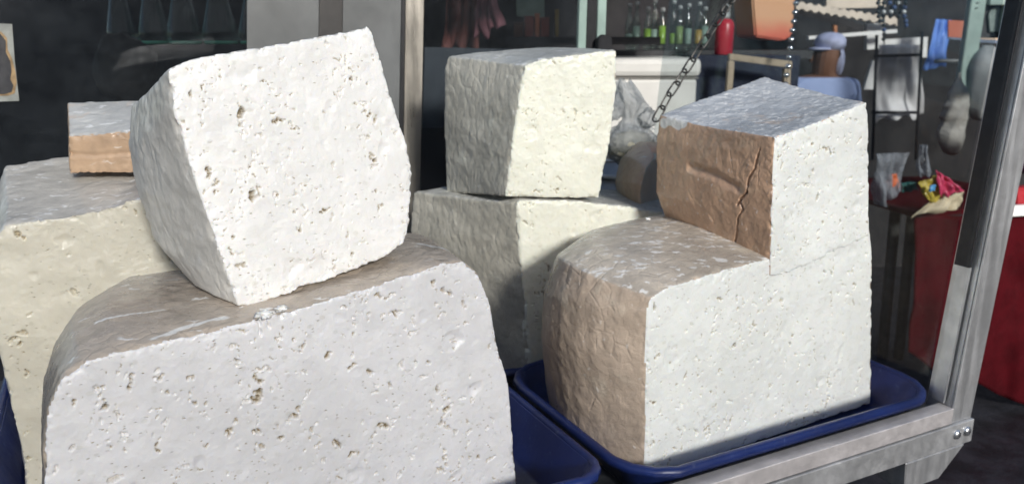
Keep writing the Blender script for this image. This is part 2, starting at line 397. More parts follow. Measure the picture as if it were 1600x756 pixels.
# ------------------------------------------------------------------ cheese builder
PITRNG = np.random.default_rng(5)
def cheese(name, label, plane, rings, base, mat_cut, mat_skin, voxel=.0032, sub=1, pits=350, pit_r=(.0014, .0052),
           depth=1.0, wav=.0012, extra_cut=(), grooves=(), sub_rind=0, all_cut=False, rnoise=.0005, thr=.62, spots=(), bare=(), group='cheese blocks in the glass case'):
    """rings: [(D, [(px, py) | (px, None)...])...] outlines from the cut face backwards; None = on the level base"""
    pr = []
    for D, pts in rings:
        pr.append([plane.pt(x, y, D) if y is not None else plane.ptz(x, base, D) for x, y in pts])
    pf_ = pr
    if len(pr) == 3:                                  # smooth curve through the three outlines
        t1 = rings[1][0]/rings[2][0]; pf_ = []
        for t in np.linspace(0, 1, 9):
            w0 = (t-t1)*(t-1)/t1; w1 = t*(t-1)/(t1*(t1-1)); w2 = t*(t-t1)/(1-t1)
            pf_.append([a*w0+b*w1+c*w2 for a, b, c in zip(*pr)])
    bm = bmesh.new(); vs = [[bm.verts.new(p) for p in r] for r in pf_]; n = len(pr[0])
    for A, B in zip(vs, vs[1:]):
        for k in range(n): bm.faces.new((A[k], A[(k+1) % n], B[(k+1) % n], B[k]))
    bm.faces.new(vs[0]); bm.faces.new(vs[-1][::-1])
    bmesh.ops.triangulate(bm, faces=[f for f in bm.faces if len(f.verts) > 4])
    bmesh.ops.recalc_face_normals(bm, faces=bm.faces[:])
    me = bpy.data.meshes.new('tmp'); bm.to_mesh(me); bm.free()
    o = bpy.data.objects.new('tmp', me); COL.objects.link(o)
    md = o.modifiers.new('r', 'REMESH'); md.mode = 'VOXEL'; md.voxel_size = voxel; md.adaptivity = 0
    sm = o.modifiers.new('s', 'SMOOTH'); sm.factor = .5; sm.iterations = 4
    dg = bpy.context.evaluated_depsgraph_get(); ev = o.evaluated_get(dg)
    m2 = bpy.data.meshes.new_from_object(ev); bpy.data.objects.remove(o); bpy.data.meshes.remove(me)
    nv = len(m2.vertices); co = np.empty(nv*3); m2.vertices.foreach_get('co', co); co = co.reshape(-1, 3)
    no = np.empty(nv*3); m2.vertex_normals.foreach_get('vector', no); no = no.reshape(-1, 3)
    co0 = co.copy()
    co = co+no*(wav*fbm(co, 9, 3)+rnoise*fbm(co+5, 55, 3))[:, None]
    co[:, 2] = np.maximum(co[:, 2], base)
    # faces: cut or skin
    nf = len(m2.polygons); fi = np.empty(nf*4, dtype=np.int64)
    m2.loops.foreach_get('vertex_index', fi) if len(m2.loops) == nf*4 else None
    fi = fi.reshape(-1, 4)
    fc = co0[fi].mean(1); a = co0[fi[:, 2]]-co0[fi[:, 0]]; b = co0[fi[:, 3]]-co0[fi[:, 1]]
    fn = np.cross(a, b); fn /= (np.linalg.norm(fn, axis=1)[:, None]+1e-12)
    z0 = np.array([0, 0, CAMZ])
    def oncut(nrm, p0, tol=.012):
        return (fn@nrm > thr+.05*vnoise(fc*45)) & (np.abs((fc-p0)@nrm) < tol)
    cut = oncut(plane.n, plane.p0+z0)
    for en, ep in extra_cut: cut |= oncut(en, ep, .015)
    bpy.data.meshes.remove(m2)
    both = np.intersect1d(fi[cut].ravel(), fi[~cut].ravel())          # the knife edge, crumbled
    kd = KDTree(len(both))
    for i, j in enumerate(both): kd.insert(co[j], i)
    kd.balance(); dist = np.array([kd.find(q)[2] for q in co])
    chip = np.exp(-(dist/.006)**2)*np.clip(fbm(co+2, 60, 2)*.9+fbm(co+31, 170, 2)*.6+.05, 0, 1.2)
    co = co-no*(.0036*chip)[:, None]
    root = thing(name, label, 'cheese', tuple(co.mean(0)*[1, 1, 0]+np.array([0, 0, base])), group)
    def part(pname, sel, mat, lv, is_cut):
        f = fi[sel]; used = np.unique(f); idx = -np.ones(nv, dtype=np.int64); idx[used] = np.arange(len(used))
        me = bpy.data.meshes.new(pname); me.from_pydata(co[used].tolist(), [], idx[f].tolist())
        if lv:
            t = bpy.data.objects.new('tmp', me); COL.objects.link(t)
            s = t.modifiers.new('s', 'SUBSURF'); s.subdivision_type = 'SIMPLE'; s.levels = lv; s.render_levels = lv
            d = bpy.context.evaluated_depsgraph_get()
            m3 = bpy.data.meshes.new_from_object(t.evaluated_get(d)); bpy.data.objects.remove(t); bpy.data.meshes.remove(me); me = m3; me.name = pname
        k = len(me.vertices); v = np.empty(k*3); me.vertices.foreach_get('co', v); v = v.reshape(-1, 3)
        vn = np.empty(k*3); me.vertex_normals.foreach_get('vector', vn); vn = vn.reshape(-1, 3)
        # distance from the border of this part
        ne = len(me.edges); ed = np.empty(ne*2, dtype=np.int64); me.edges.foreach_get('vertices', ed); ed = ed.reshape(-1, 2)
        le = np.empty(len(me.loops), dtype=np.int64); me.loops.foreach_get('edge_index', le)
        cnt = np.bincount(le, minlength=ne); bv = np.unique(ed[cnt == 1])
        fade = np.ones(k)
        if len(bv):
            kd = KDTree(len(bv))
            for i, j in enumerate(bv): kd.insert(v[j], i)
            kd.balance()
            fade = sstep(0, .006, np.array([kd.find(q)[2] for q in v]))
        disp = np.zeros(k); pitv = np.zeros(k)
        if is_cut:
            disp += fade*(.0004*fbm(v, 40, 3)+.00025*fbm(v+3, 190, 2))
            lo = -np.clip(fbm(v+9, 24, 3)-.7, 0, 1)*.006*depth       # shallow torn areas
            disp += fade*lo
            x = (v-plane.p0-z0)@plane.d; y = v[:, 2]
            wx = x+.0026*vnoise(v*160+3)+.0012*vnoise(v*420); wy = y+.0026*vnoise(v*160+41)+.0012*vnoise(v*420+9)
            r = PITRNG; x0, x1, y0, y1 = x.min(), x.max(), y.min(), y.max()
            cl = [(r.uniform(x0, x1), r.uniform(y0, y1)) for _ in range(max(3, pits//14))]
            sp = []
            for sx_, sy_, sr_ in spots:
                q_ = np.array(plane.pt(sx_, sy_))-plane.p0-z0; sp.append((q_@plane.d, q_[2]+plane.p0[2]+CAMZ, sr_))
            for i in range(pits+len(sp)):
                if i >= pits: cx, cy, _r = sp[i-pits]
                elif r.random() < .6:
                    c = cl[r.integers(len(cl))]; cx, cy = c[0]+r.normal(0, .010), c[1]+r.normal(0, .022)
                else: cx, cy = r.uniform(x0, x1), r.uniform(y0, y1)
                rad = pit_r[0]+(pit_r[1]-pit_r[0])*r.random()**4
                if i >= pits: rad = _r
                R3 = rad*5
                m = np.nonzero((np.abs(x-cx) < R3) & (np.abs(y-cy) < R3))[0]
                if not len(m): continue
                d = np.full(len(m), 9.0); th = r.uniform(0, math.pi); bx_, by_ = cx, cy
                for k_ in range(r.integers(2, 6)):                    # a crevice: a crooked chain of small hollows
                    rk = rad*r.uniform(.35, 1.0)
                    d = np.minimum(d, np.hypot(wx[m]-bx_, (wy[m]-by_)*1.15)/rk)
                    th += r.normal(0, .9); bx_ += math.cos(th)*rad*1.05; by_ += math.sin(th)*rad*1.05
                q = sstep(1.05, .55, d)*fade[m]
                dep = min(rad*2.2, .009)*depth*r.uniform(.35, 1.3)
                disp[m] = np.where(q > 0, np.minimum(disp[m], -q*dep), disp[m])
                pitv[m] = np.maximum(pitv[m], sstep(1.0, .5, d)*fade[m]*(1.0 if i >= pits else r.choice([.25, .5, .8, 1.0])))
        else:
            disp += fade*(.0006*fbm(v, 90, 3))
        for gpl, pts, wd, dp, soft in grooves:
            facing = sstep(.3, .6, vn@gpl.n)
            dmin = np.full(k, 9.0)
            for p, q in zip(pts, pts[1:]):
                p, q = np.array(p), np.array(q); e = q-p; t = np.clip(((v-p)@e)/(e@e), 0, 1)
                dl = v-p-t[:, None]*e; dl = dl-(dl@gpl.n)[:, None]*gpl.n; dmin = np.minimum(dmin, np.linalg.norm(dl, axis=1))
            dd = dmin+wd*(.12 if soft else .5)*vnoise(v*(60 if soft else 170))
            disp -= (fade if not is_cut else 1.0)*facing*dp*sstep(wd, 0 if soft else wd*.25, dd)
        v = v+vn*disp[:, None]
        me.vertices.foreach_set('co', v.astype(np.float32).ravel())
        if is_cut:
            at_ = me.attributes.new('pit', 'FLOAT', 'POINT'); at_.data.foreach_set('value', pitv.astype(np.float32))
        if bare and not is_cut:
            bv_ = np.zeros(k)
            for gpl, pts, wd in bare:
                dmin = np.full(k, 9.0)
                for p, q in zip(pts, pts[1:]):
                    p, q = np.array(p), np.array(q); e = q-p; t = np.clip(((v-p)@e)/(e@e), 0, 1)
                    dl = v-p-t[:, None]*e; dl = dl-(dl@gpl.n)[:, None]*gpl.n; dmin = np.minimum(dmin, np.linalg.norm(dl, axis=1))
                bv_ = np.maximum(bv_, sstep(wd, wd*.7, dmin+wd*.5*vnoise(v*90))*(vn@gpl.n > .2))
            b_ = me.attributes.new('bare', 'FLOAT', 'POINT'); b_.data.foreach_set('value', bv_.astype(np.float32))
        u_ = me.attributes.new('up', 'FLOAT', 'POINT'); u_.data.foreach_set('value', vn[:, 2].astype(np.float32))
        me.polygons.foreach_set('use_smooth', np.ones(len(me.polygons), dtype=bool)); me.update()
        link(pname, me, mat, root)
    part('cut_face', cut, mat_cut, sub, True)
    part('rind', ~cut, mat_skin, sub_rind, False)
    print(name, label[:30], 'z', [round(p.z-CAMZ, 3) for p in pr[0]], '|', [round(p.z-CAMZ, 3) for p in pr[-1]], 'faces', nf, int(cut.sum()))
    return root, pr

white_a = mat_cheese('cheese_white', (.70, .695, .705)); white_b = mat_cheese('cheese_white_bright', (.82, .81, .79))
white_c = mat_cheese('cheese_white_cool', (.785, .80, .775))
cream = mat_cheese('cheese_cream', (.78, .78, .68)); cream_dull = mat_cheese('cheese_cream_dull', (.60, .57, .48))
rind_grey = mat_rind('rind_grey', (.62, .60, .56), (.55, .52, .47), .5, .5)
rind_front = mat_rind('rind_front', (.42, .36, .295), (.46, .39, .32), .16, .6, (1, 1, .35), .26)
rind_brown = mat_rind('rind_brown', (.58, .375, .25), (.57, .58, .59), 1.1, .65, (1, 1, .5), .34, 1.0)  # grey top has the sky sheen put into its colour
rind_brown2 = mat_rind('rind_brown_dull', (.58, .465, .365), (.53, .465, .39), .8, .75, (.8, .8, .7), .33)
rind_olive = mat_rind('rind_olive', (.56, .53, .45), (.52, .51, .46), .8, .65, (1, 1, .45))
rind_tan = mat_rind('rind_tan', (.50, .345, .225), (.55, .54, .51), .6, .5, (.3, .3, 1.2))
rind_ball = mat_rind('rind_ball', (.80, .54, .36), (.79, .53, .37), .3, .6)

# front-left: large block with rounded shoulder
PA = Plane(at(75, 700, .80), 33)
BASE = CAMZ-.700
ringA0 = [(72, None), (66, 700), (74, 640), (96, 592), (132, 565), (200, 546), (330, 517), (470, 483), (600, 443), (690, 411), (722, 407), (746, 425), (765, 470), (777, 535), (795, 600), (801, 690), (808, None)]
ringA1 = [(70, None), (64, 660), (66, 605), (82, 560), (112, 520), (168, 493), (310, 470), (450, 440), (570, 410), (655, 386), (690, 384), (712, 400), (735, 440), (750, 500), (765, 570), (775, 640), (780, None)]
ringA2 = [(90, None), (84, 610), (92, 555), (112, 505), (142, 468), (205, 432), (330, 413), (450, 392), (550, 376), (620, 364), (650, 364), (672, 378), (690, 410), (700, 460), (712, 520), (722, 580), (730, None)]
A, prA = cheese('cheese_block', 'biggest white cheese block in the foreground, full of holes, grey-brown skin on top', PA,
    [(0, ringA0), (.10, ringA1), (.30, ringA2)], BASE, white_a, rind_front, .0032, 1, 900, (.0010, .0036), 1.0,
    spots=[(395, 622, .0055), (400, 612, .004), (463, 652, .006), (470, 645, .004), (366, 660, .004), (360, 672, .003), (690, 652, .005), (688, 664, .004), (684, 610, .004), (603, 666, .005), (406, 594, .004), (400, 575, .003), (155, 606, .0045),
           (203, 605, .0035), (160, 640, .003), (302, 592, .003), (305, 630, .004), (468, 550, .0035), (512, 558, .003), (552, 525, .003), (610, 492, .004), (706, 460, .004), (685, 475, .003), (575, 580, .003), (320, 695, .003), (250, 705, .003), (523, 692, .004), (560, 708, .004)],
    grooves=[(PA, [PA.pt(398, 494), PA.pt(406, 505), PA.pt(407, 522)], .0022, .006, False), (PA, [PA.pt(417, 490), PA.pt(421, 512)], .0018, .005, False)],
    bare=[(Plane((0, 0, CAMZ), 0, 90), [atz(238, 528, CAMZ-.333), atz(300, 508, CAMZ-.331), atz(350, 496, CAMZ-.329)], .0045), (Plane((0, 0, CAMZ), 0, 90), [atz(150, 508, CAMZ-.333), atz(255, 490, CAMZ-.331)], .002), (Plane((0, 0, CAMZ), 0, 90), [atz(655, 398, CAMZ-.318), atz(700, 402, CAMZ-.312)], .005)])
zA = CAMZ-.33

# upper-left: tilted block standing on the big one
pB = atz(378, 482, CAMZ-.328)
PB = Plane(pB, 36, 7)
ringB0 = [(374, 480), (340, 385), (300, 265), (270, 165), (262, 108), (300, 92), (430, 70), (540, 49), (574, 40), (585, 55), (612, 150), (636, 225), (644, 270), (641, 350), (632, 380), (600, 404), (500, 442), (400, 480)]
ringB1 = [(308, 448), (282, 400), (250, 300), (228, 210), (232, 142), (285, 118), (420, 96), (520, 76), (550, 70), (560, 85), (585, 165), (606, 230), (612, 270), (610, 345), (600, 372), (570, 392), (450, 428), (340, 452)]
ringB2 = [(290, 425), (240, 370), (212, 290), (201, 225), (205, 165), (262, 145), (390, 122), (480, 105), (505, 100), (515, 112), (540, 185), (560, 235), (565, 275), (562, 345), (555, 365), (525, 380), (430, 408), (330, 428)]
cheese('cheese_block', 'bright white cheese block standing tilted on top of the big foreground block', PB,
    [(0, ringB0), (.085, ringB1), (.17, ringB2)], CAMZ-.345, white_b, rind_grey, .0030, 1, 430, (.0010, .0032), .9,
    spots=[(442, 187, .0045), (580, 179, .0045), (590, 331, .0035), (513, 327, .005), (375, 182, .005), (330, 262, .0035), (327, 275, .0035), (334, 290, .003), (586, 252, .004), (395, 315, .005), (545, 372, .003), (470, 360, .003), (300, 150, .003), (420, 130, .0035)])

# back-left: dull cream block, seen past the left shoulder of the front block
PC = Plane(at(120, 340, 1.16), 24)
ringC0 = [(40, None), (30, 700), (8, 600), (-12, 480), (-10, 380), (10, 352), (90, 342), (170, 326), (235, 305), (300, 300), (420, 300), (450, 330), (450, 450), (440, None)]
ringC1 = [(60, None), (40, 640), (12, 520), (-6, 400), (-4, 285), (8, 258), (80, 248), (160, 243), (235, 240), (300, 240), (380, 240), (400, 270), (400, 400), (400, None)]
cheese('cheese_block', 'dull cream cheese block at the far left edge behind the foreground block', PC,
    [(0, ringC0), (.30, ringC1)], BASE, cream_dull, rind_grey, .0036, 1, 140, (.0014, .0045), 1.0, wav=.004)
PD = Plane(at(150, 271, 1.30), 8)
ringD0 = [(108, 272), (106, 242), (107, 212), (200, 206), (280, 200), (282, 235), (282, 268), (200, 271)]
ringD1 = [(112, 236), (108, 205), (106, 160), (190, 157), (270, 155), (272, 185), (272, 232), (200, 234)]
cheese('cheese_slab', 'small tan-sided slab of cheese lying on the far-left block', PD,
    [(0, ringD0), (.13, ringD1)], CAMZ-.30, rind_tan, rind_tan, .0026, 0, 0, grooves=[(PD, [PD.pt(106, 240), PD.pt(150, 243), PD.pt(200, 239), PD.pt(282, 236)], .005, .003, True)])

# right: lower block with rounded brown wheel side, and the brown-sided block on it
PG = Plane(tuple(Vector(atz(1008, 715, CAMZ-.64))+Vector((0, .03, 0))), 30)
ringG0 = [(1008, None), (1009, 640), (1010, 560), (1011, 490), (1017, 466), (1040, 450), (1140, 419), (1250, 392), (1340, 366), (1359, 360), (1361, 400), (1362, 500), (1361, 600), (1360, None)]
ringG1 = [(900, None), (893, 620), (886, 540), (890, 470), (905, 420), (945, 398), (1060, 372), (1200, 345), (1290, 325), (1320, 322), (1330, 360), (1330, 460), (1330, 560), (1330, None)]
ringG2 = [(862, None), (853, 590), (848, 520), (853, 450), (872, 397), (925, 358), (1010, 338), (1130, 318), (1220, 300), (1250, 298), (1260, 335), (1260, 420), (1260, 520), (1260, None)]
G_, prG = cheese('cheese_block', 'white cheese block with rounded wrinkled brown side, lower one beside the corner post', PG,
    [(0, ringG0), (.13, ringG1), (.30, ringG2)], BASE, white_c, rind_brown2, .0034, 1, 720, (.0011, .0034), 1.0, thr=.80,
    spots=[(1023, 485, .0035), (1065, 445, .003), (1127, 470, .003), (1162, 478, .003), (1246, 555, .0026), (1070, 591, .0026), (1024, 628, .0026), (1302, 622, .003), (1335, 477, .003), (1125, 582, .0028), (1180, 510, .0026), (1112, 612, .0024), (1260, 500, .0028), (1290, 560, .0026), (1200, 600, .0026), (1140, 660, .0026), (1150, 540, .0024)])
PH = Plane(tuple(Vector(PG.pt(1205, 435, -.0025))), 30)
ringH0 = [(1204, 434), (1206, 330), (1209, 240), (1211, 214), (1280, 190), (1340, 165), (1354, 158), (1357, 185), (1358, 270), (1358, 340), (1359, 368), (1290, 402), (1225, 430)]
ringH1 = [(1112, 402), (1100, 320), (1105, 230), (1110, 198), (1190, 174), (1255, 150), (1275, 143), (1285, 170), (1290, 250), (1290, 320), (1290, 350), (1220, 372), (1140, 398)]
ringH2 = [(1052, 372), (1024, 300), (1026, 215), (1031, 180), (1110, 150), (1175, 127), (1194, 120), (1205, 145), (1212, 220), (1215, 290), (1215, 320), (1150, 345), (1080, 368)]
eL = PG.pt(1210, 330, 0); eB = PG.pt(1028, 250, .27)
PSd = Plane(tuple(eL), math.degrees(math.atan2(eL.y-eB.y, eL.x-eB.x)))
gro = [(PSd, [PSd.pt(1086, 261), PSd.pt(1105, 266), PSd.pt(1132, 276), PSd.pt(1160, 292)], .0135, .0060, True),
       (PSd, [PSd.pt(1197, 232), PSd.pt(1188, 262), PSd.pt(1178, 278), PSd.pt(1174, 300), PSd.pt(1163, 310), PSd.pt(1168, 326), PSd.pt(1159, 340), PSd.pt(1156, 362), PSd.pt(1146, 388)], .0028, .0042, False),
       (PSd, [PSd.pt(1174, 300), PSd.pt(1160, 318)], .0030, .0045, False)]
cheese('cheese_block', 'cheese block with brown gouged side and grey top, upper one of the right stack', PH,
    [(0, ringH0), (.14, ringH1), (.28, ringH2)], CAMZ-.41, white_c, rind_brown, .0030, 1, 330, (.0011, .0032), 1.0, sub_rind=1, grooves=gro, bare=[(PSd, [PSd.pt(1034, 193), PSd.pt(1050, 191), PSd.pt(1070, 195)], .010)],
    spots=[(1270, 226, .0035), (1280, 229, .003), (1287, 231, .004), (1296, 236, .004), (1304, 240, .003), (1302, 190, .0035), (1221, 262, .003), (1226, 290, .003), (1262, 292, .0035), (1285, 348, .003), (1277, 365, .003)])

# middle back: two grey-sided blocks, one on the other
PM = Plane(at(830, 560, 1.56), 13)
ringM0 = [(836, None), (832, 600), (822, 480), (812, 380), (808, 318), (815, 311), (900, 313), (985, 322), (1010, 328), (1035, 330), (1038, 420), (1038, 540), (1036, None)]
ringM1 = [(650, None), (646, 560), (640, 450), (640, 360), (645, 300), (690, 292), (780, 290), (880, 291), (970, 297), (1030, 302), (1030, 380), (1030, 480), (1030, None)]
cheese('cheese_block', 'tall grey-sided cheese block behind, lower one of the middle rear stack', PM,
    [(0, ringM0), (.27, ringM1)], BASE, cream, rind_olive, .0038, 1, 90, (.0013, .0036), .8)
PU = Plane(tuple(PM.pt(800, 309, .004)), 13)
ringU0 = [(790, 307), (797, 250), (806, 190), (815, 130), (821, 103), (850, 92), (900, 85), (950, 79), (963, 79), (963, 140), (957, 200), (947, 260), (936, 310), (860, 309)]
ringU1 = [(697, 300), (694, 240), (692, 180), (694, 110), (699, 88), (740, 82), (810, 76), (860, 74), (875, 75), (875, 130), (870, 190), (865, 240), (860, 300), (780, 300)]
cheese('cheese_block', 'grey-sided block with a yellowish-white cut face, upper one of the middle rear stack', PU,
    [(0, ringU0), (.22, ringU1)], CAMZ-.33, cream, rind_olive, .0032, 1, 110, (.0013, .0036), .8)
# small rounded piece between the stacks
PI_ = Plane(at(1010, 300, 1.72), 62)
ringI0 = [(1000, 328), (1002, 290), (1010, 262), (1022, 246), (1040, 250), (1046, 290), (1044, 326), (1020, 330)]
ringI1 = [(975, 318), (970, 285), (982, 245), (1004, 222), (1025, 222), (1035, 250), (1035, 300), (1005, 322)]
ringI2 = [(965, 305), (960, 285), (968, 250), (985, 232), (1005, 228), (1015, 250), (1015, 290), (985, 308)]
cheese('cheese_piece', 'small rounded brown piece of cheese wedged between the two rear stacks', PI_,
    [(0, ringI0), (.07, ringI1), (.13, ringI2)], CAMZ-.45, cream_dull, rind_ball, .0034, 0, 0)

# ------------------------------------------------------------------ back of the case
GYAW = math.degrees(math.atan2(GU.y, GU.x))
PK = Plane(C(0, 1.06, 0), GYAW)
def slab(name, pl, poly, thick, mat, parent=None, D=0.0, bevel=0.0):
    """flat piece of real thickness: outline on the plane, extruded away from the viewer"""
    f = [pl.pt(x, y, D) for x, y in poly]; off = Vector(-pl.n)*thick
    bm = bmesh.new(); a = [bm.verts.new(p) for p in f]; b = [bm.verts.new(p+off) for p in f]
    bm.faces.new(a); bm.faces.new(b[::-1]); n = len(a)
    for i in range(n): bm.faces.new((a[i], b[i], b[(i+1) % n], a[(i+1) % n]))
    bmesh.ops.recalc_face_normals(bm, faces=bm.faces[:])
    if bevel: bmesh.ops.bevel(bm, geom=bm.edges[:], offset=bevel, segments=2, affect='EDGES')
    return bm_obj(name, bm, mat, parent)
def FP(px, py, Y, yaw=0): return Plane(at(px, py, Y), yaw)
def cloth(name, pl, quad, mat, parent=None, amp=.01, fx=9, nx=24, nz=16, thick=.003, D=0.0, seed=0, fold=None):
    """hanging sheet between four outline points (tl, tr, br, bl) with soft vertical folds"""
    tl, tr, br, bl = [np.array(pl.pt(x, y, D)) for x, y in quad]; vs = []; n = pl.n
    for j in range(nz+1):
        for i in range(nx+1):
            u, v = i/nx, j/nz
            p = (tl*(1-u)+tr*u)*(1-v)+(bl*(1-u)+br*u)*v
            q = np.array([[u*fx+seed*3.1, v*1.7+seed, seed*.7]])
            d = amp*(vnoise(q)[0]*(.4+.6*v)+.4*vnoise(q*2.3)[0])
            vs.append(tuple(p+n*d+np.array([0, 0, amp*.5*vnoise(np.array([[u*5+seed, 0, 0]]))[0]*v])))
    fs = [(j*(nx+1)+i, j*(nx+1)+i+1, (j+1)*(nx+1)+i+1, (j+1)*(nx+1)+i) for j in range(nz) for i in range(nx)]
    me = bpy.data.meshes.new(name); me.from_pydata(vs, [], fs); me.polygons.foreach_set('use_smooth', [True]*len(fs)); me.update()
    o = link(name, me, mat, parent); md = o.modifiers.new('t', 'SOLIDIFY'); md.thickness = thick
    return o
def blob(name, c, rad, mat, parent=None, amp=.15, freq=3.0, sub=4, seed=0, crease=0.0):
    bm = bmesh.new(); bmesh.ops.create_icosphere(bm, subdivisions=sub, radius=1)
    co = np.array([v.co for v in bm.verts]); k = 1+amp*fbm(co+seed*7.7, freq, 3)
    if crease: k -= crease*np.abs(vnoise(co*freq*1.6+seed))
    for v, q, f in zip(bm.verts, co, k): v.co = Vector(c)+Vector((q[0]*rad[0]*f, q[1]*rad[1]*f, q[2]*rad[2]*f))
    return bm_obj(name, bm, mat, parent, True)

frost = mat_plain('grey_panel', (.135, .14, .14), .45, .2, .22, 6)
mint = mat_plain('pale_green_paint', (.30, .40, .36), .4, 0, .15, 12)
dkbrown = mat_plain('dark_channel', (.035, .032, .03), .5)
slab('back_panel', PK, [(386, -60), (499, -60), (494, 360), (386, 360)], .006, frost, case)
slab('back_channel', PK, [(500, -60), (536, -60), (530, 360), (495, 360)], .03, dkbrown, case, .004)
slab('back_panel', PK, [(537, -60), (628, -60), (620, 360), (531, 360)], .006, frost, case)
slab('back_channel', PK, [(629, -60), (635, -60), (628, 360), (621, 360)], .02, M['black'], case, .004)
slab('back_stile', PK, [(636, -60), (664, -60), (655, 380), (629, 380)], .03, M['alu_warm'], case, -.004, .002)
slab('back_pane', PK, [(-120, -60), (385, -60), (385, 420), (-120, 420)], .005, M['glass_dusty'], case)
slab('back_pane', PK, [(665, -60), (902, -60), (898, 420), (656, 420)], .005, M['glass_dusty'], case)
slab('back_stile', PK, [(908, -60), (920, -60), (905, 380), (893, 380)], .012, mint, case, -.002, .001)
slab('back_channel', PK, [(921, -60), (936, -60), (922, 380), (906, 380)], .02, M['black'], case, .004)
slab('back_stile', PK, [(937, -60), (950, -60), (936, 380), (923, 380)], .02, mint, case, -.002, .001)
slab('latch', PK, [(936, 62), (944, 54), (956, 58), (960, 100), (934, 100)], .02, M['black'], case, -.03, .002)
slab('back_rail', PK, [(-120, 372), (960, 372), (960, 420), (-120, 420)], .03, M['alu'], case, -.006)
slab('inner_ledge', PK, [(664, 74), (900, 79), (900, 200), (660, 200)], .01, mat_plain('grey_sheet', (.085, .09, .10), .5), case, .02)

# label stuck on the back pane at the left edge
lab = thing('glass_sticker', 'peeling pale label with brown edged dark patch on the left pane', 'sticker', PK.pt(10, 160, -.002))
paper = mat_plain('old_paper', (.26, .27, .25), .7, 0, .2, 40); tanp = mat_plain('tan_print', (.30, .20, .10), .7, 0, .3, 60)
slab('paper', PK, [(-30, 36), (19, 38), (23, 95), (30, 158), (-30, 160)], .001, paper, lab, -.0022)
slab('brown_print', PK, [(-30, 47), (2, 50), (11, 60), (12, 78), (19, 92), (24, 112), (26, 130), (23, 146), (12, 150), (-30, 150)], .001, tanp, lab, -.0036)
slab('dark_print', PK, [(-30, 49), (0, 53), (9, 64), (9, 82), (16, 96), (18, 112), (16, 124), (21, 134), (18, 144), (8, 147), (-30, 148)], .001, M['dark'], lab, -.005)

# ------------------------------------------------------------------ the place behind the case
wall_mat = mat_plain('dark_wall', (.012, .011, .013), .8, 0, .4, 3)
wl = box('shop_wall', (-5, 5.3, 0), (11, 0, 0), (0, .15, 0), (0, 0, 3.2), wall_mat)  # dark backdrop, the shop interior's shade is put into its colour
tag(wl, 'dark wall at the back of the shop behind the case', 'wall')
ga = N('shade_sheet_canvas'); tl_ = ga.n('ShaderNodeBsdfTranslucent'); df_ = ga.n('ShaderNodeBsdfDiffuse'); mxa = ga.n('ShaderNodeMixShader'); mxa.inputs[0].default_value = .55
cc_ = ga.mix(ga.ramp(ga.noise(4, 3), .3, .7), (.62, .62, .60), (.70, .70, .69)); ga.l(cc_, tl_.inputs[0]); ga.l(cc_, df_.inputs[0])
ga.l(df_.outputs[0], mxa.inputs[1]); ga.l(tl_.outputs[0], mxa.inputs[2]); ga.l(mxa.outputs[0], ga.out.inputs[0]); aw_mat = ga.m
a0, a1 = C(-2.6, 1.14, .20), C(1.12, 1.14, .24)
bm = bmesh.new(); off = Vector((-.2, 3.6, .75))
aq = [bm.verts.new(p) for p in (a0, a1, a1+off, a0+off)]; bm.faces.new(aq)
aw = bm_obj('shade_sheet', bm, aw_mat); tag(aw, 'added unseen canvas sheet above the picture, shading the shop behind the case', 'shade_sheet')  # unseen sheet added to shade the background and pass soft light

def glassmat(name, col, dens=.5):
    g = N(name); tr = g.n('ShaderNodeBsdfTransparent'); tr.inputs[0].default_value = col+(1,)
    gl = g.n('ShaderNodeBsdfGlossy'); gl.inputs['Roughness'].default_value = 0.0
    lw = g.n('ShaderNodeLayerWeight'); lw.inputs[0].default_value = .5
    fr = g.math('ADD', .06, g.math('MULTIPLY', .85, g.math('POWER', lw.outputs['Facing'], 3.0)))
    mx = g.n('ShaderNodeMixShader'); g.l(fr, mx.inputs[0]); g.l(tr.outputs[0], mx.inputs[1]); g.l(gl.outputs[0], mx.inputs[2])
    g.t.nodes.remove(g.b); g.l(mx.outputs[0], g.out.inputs[0]); return g.m
clear = glassmat('bottle_glass', (.80, .88, .86)); green_glint_mat = mat_plain('green_glint', (.16, .62, .42), .15, 0, .1, 20)

# carafes on a shelf behind the left pane
shelfL = box('shelf', at(100, 70, 2.75), (1.1, 0, 0), (0, .3, 0), (0, 0, -.03), M['dark']); tag(shelfL, 'dark shelf behind the left pane carrying glass carafes', 'shelf')
car_spots = [(192, 'clear glass carafe farthest left on the shelf behind the left pane'), (243, 'second clear glass carafe from the left behind the left pane'),
             (290, 'third clear glass carafe from the left behind the left pane'), (346, 'clear glass carafe with painted green glint at its base behind the left pane'), (402, 'clear glass carafe next to the grey back panel')]
sz = at(100, 70, 2.75).z
for i, (px, lb) in enumerate(car_spots):
    c = at(px, 66, 2.87); c.z = sz+.0005; k = (.8, .85, .95, 1.0, 1.0)[i]
    t = thing('glass_carafe', lb, 'carafe', c, 'carafes behind the left pane')
    lathe('body', [(.060*k, .012), (.064*k, .022), (.060*k, .05), (.040*k, .13), (.030*k, .18), (.020*k, .20), (.018*k, .26), (.022*k, .265)], c, clear, t, 28)
    lathe('base', [(.052*k, 0), (.058*k, .004), (.058*k, .011), (.050*k, .0115)], c, green_glint_mat, t, 28)  # green glint at the foot is put into the base colour
bag_black = mat_plain('black_bag', (.006, .006, .007), .75, 0, .3, 8)
o = blob('black_bag', at(197, 108, 2.62), (.10, .08, .115), bag_black, None, .12, 2.2, 4, 3, .1); tag(o, 'round black bag hanging in the dark behind the left pane', 'bag')

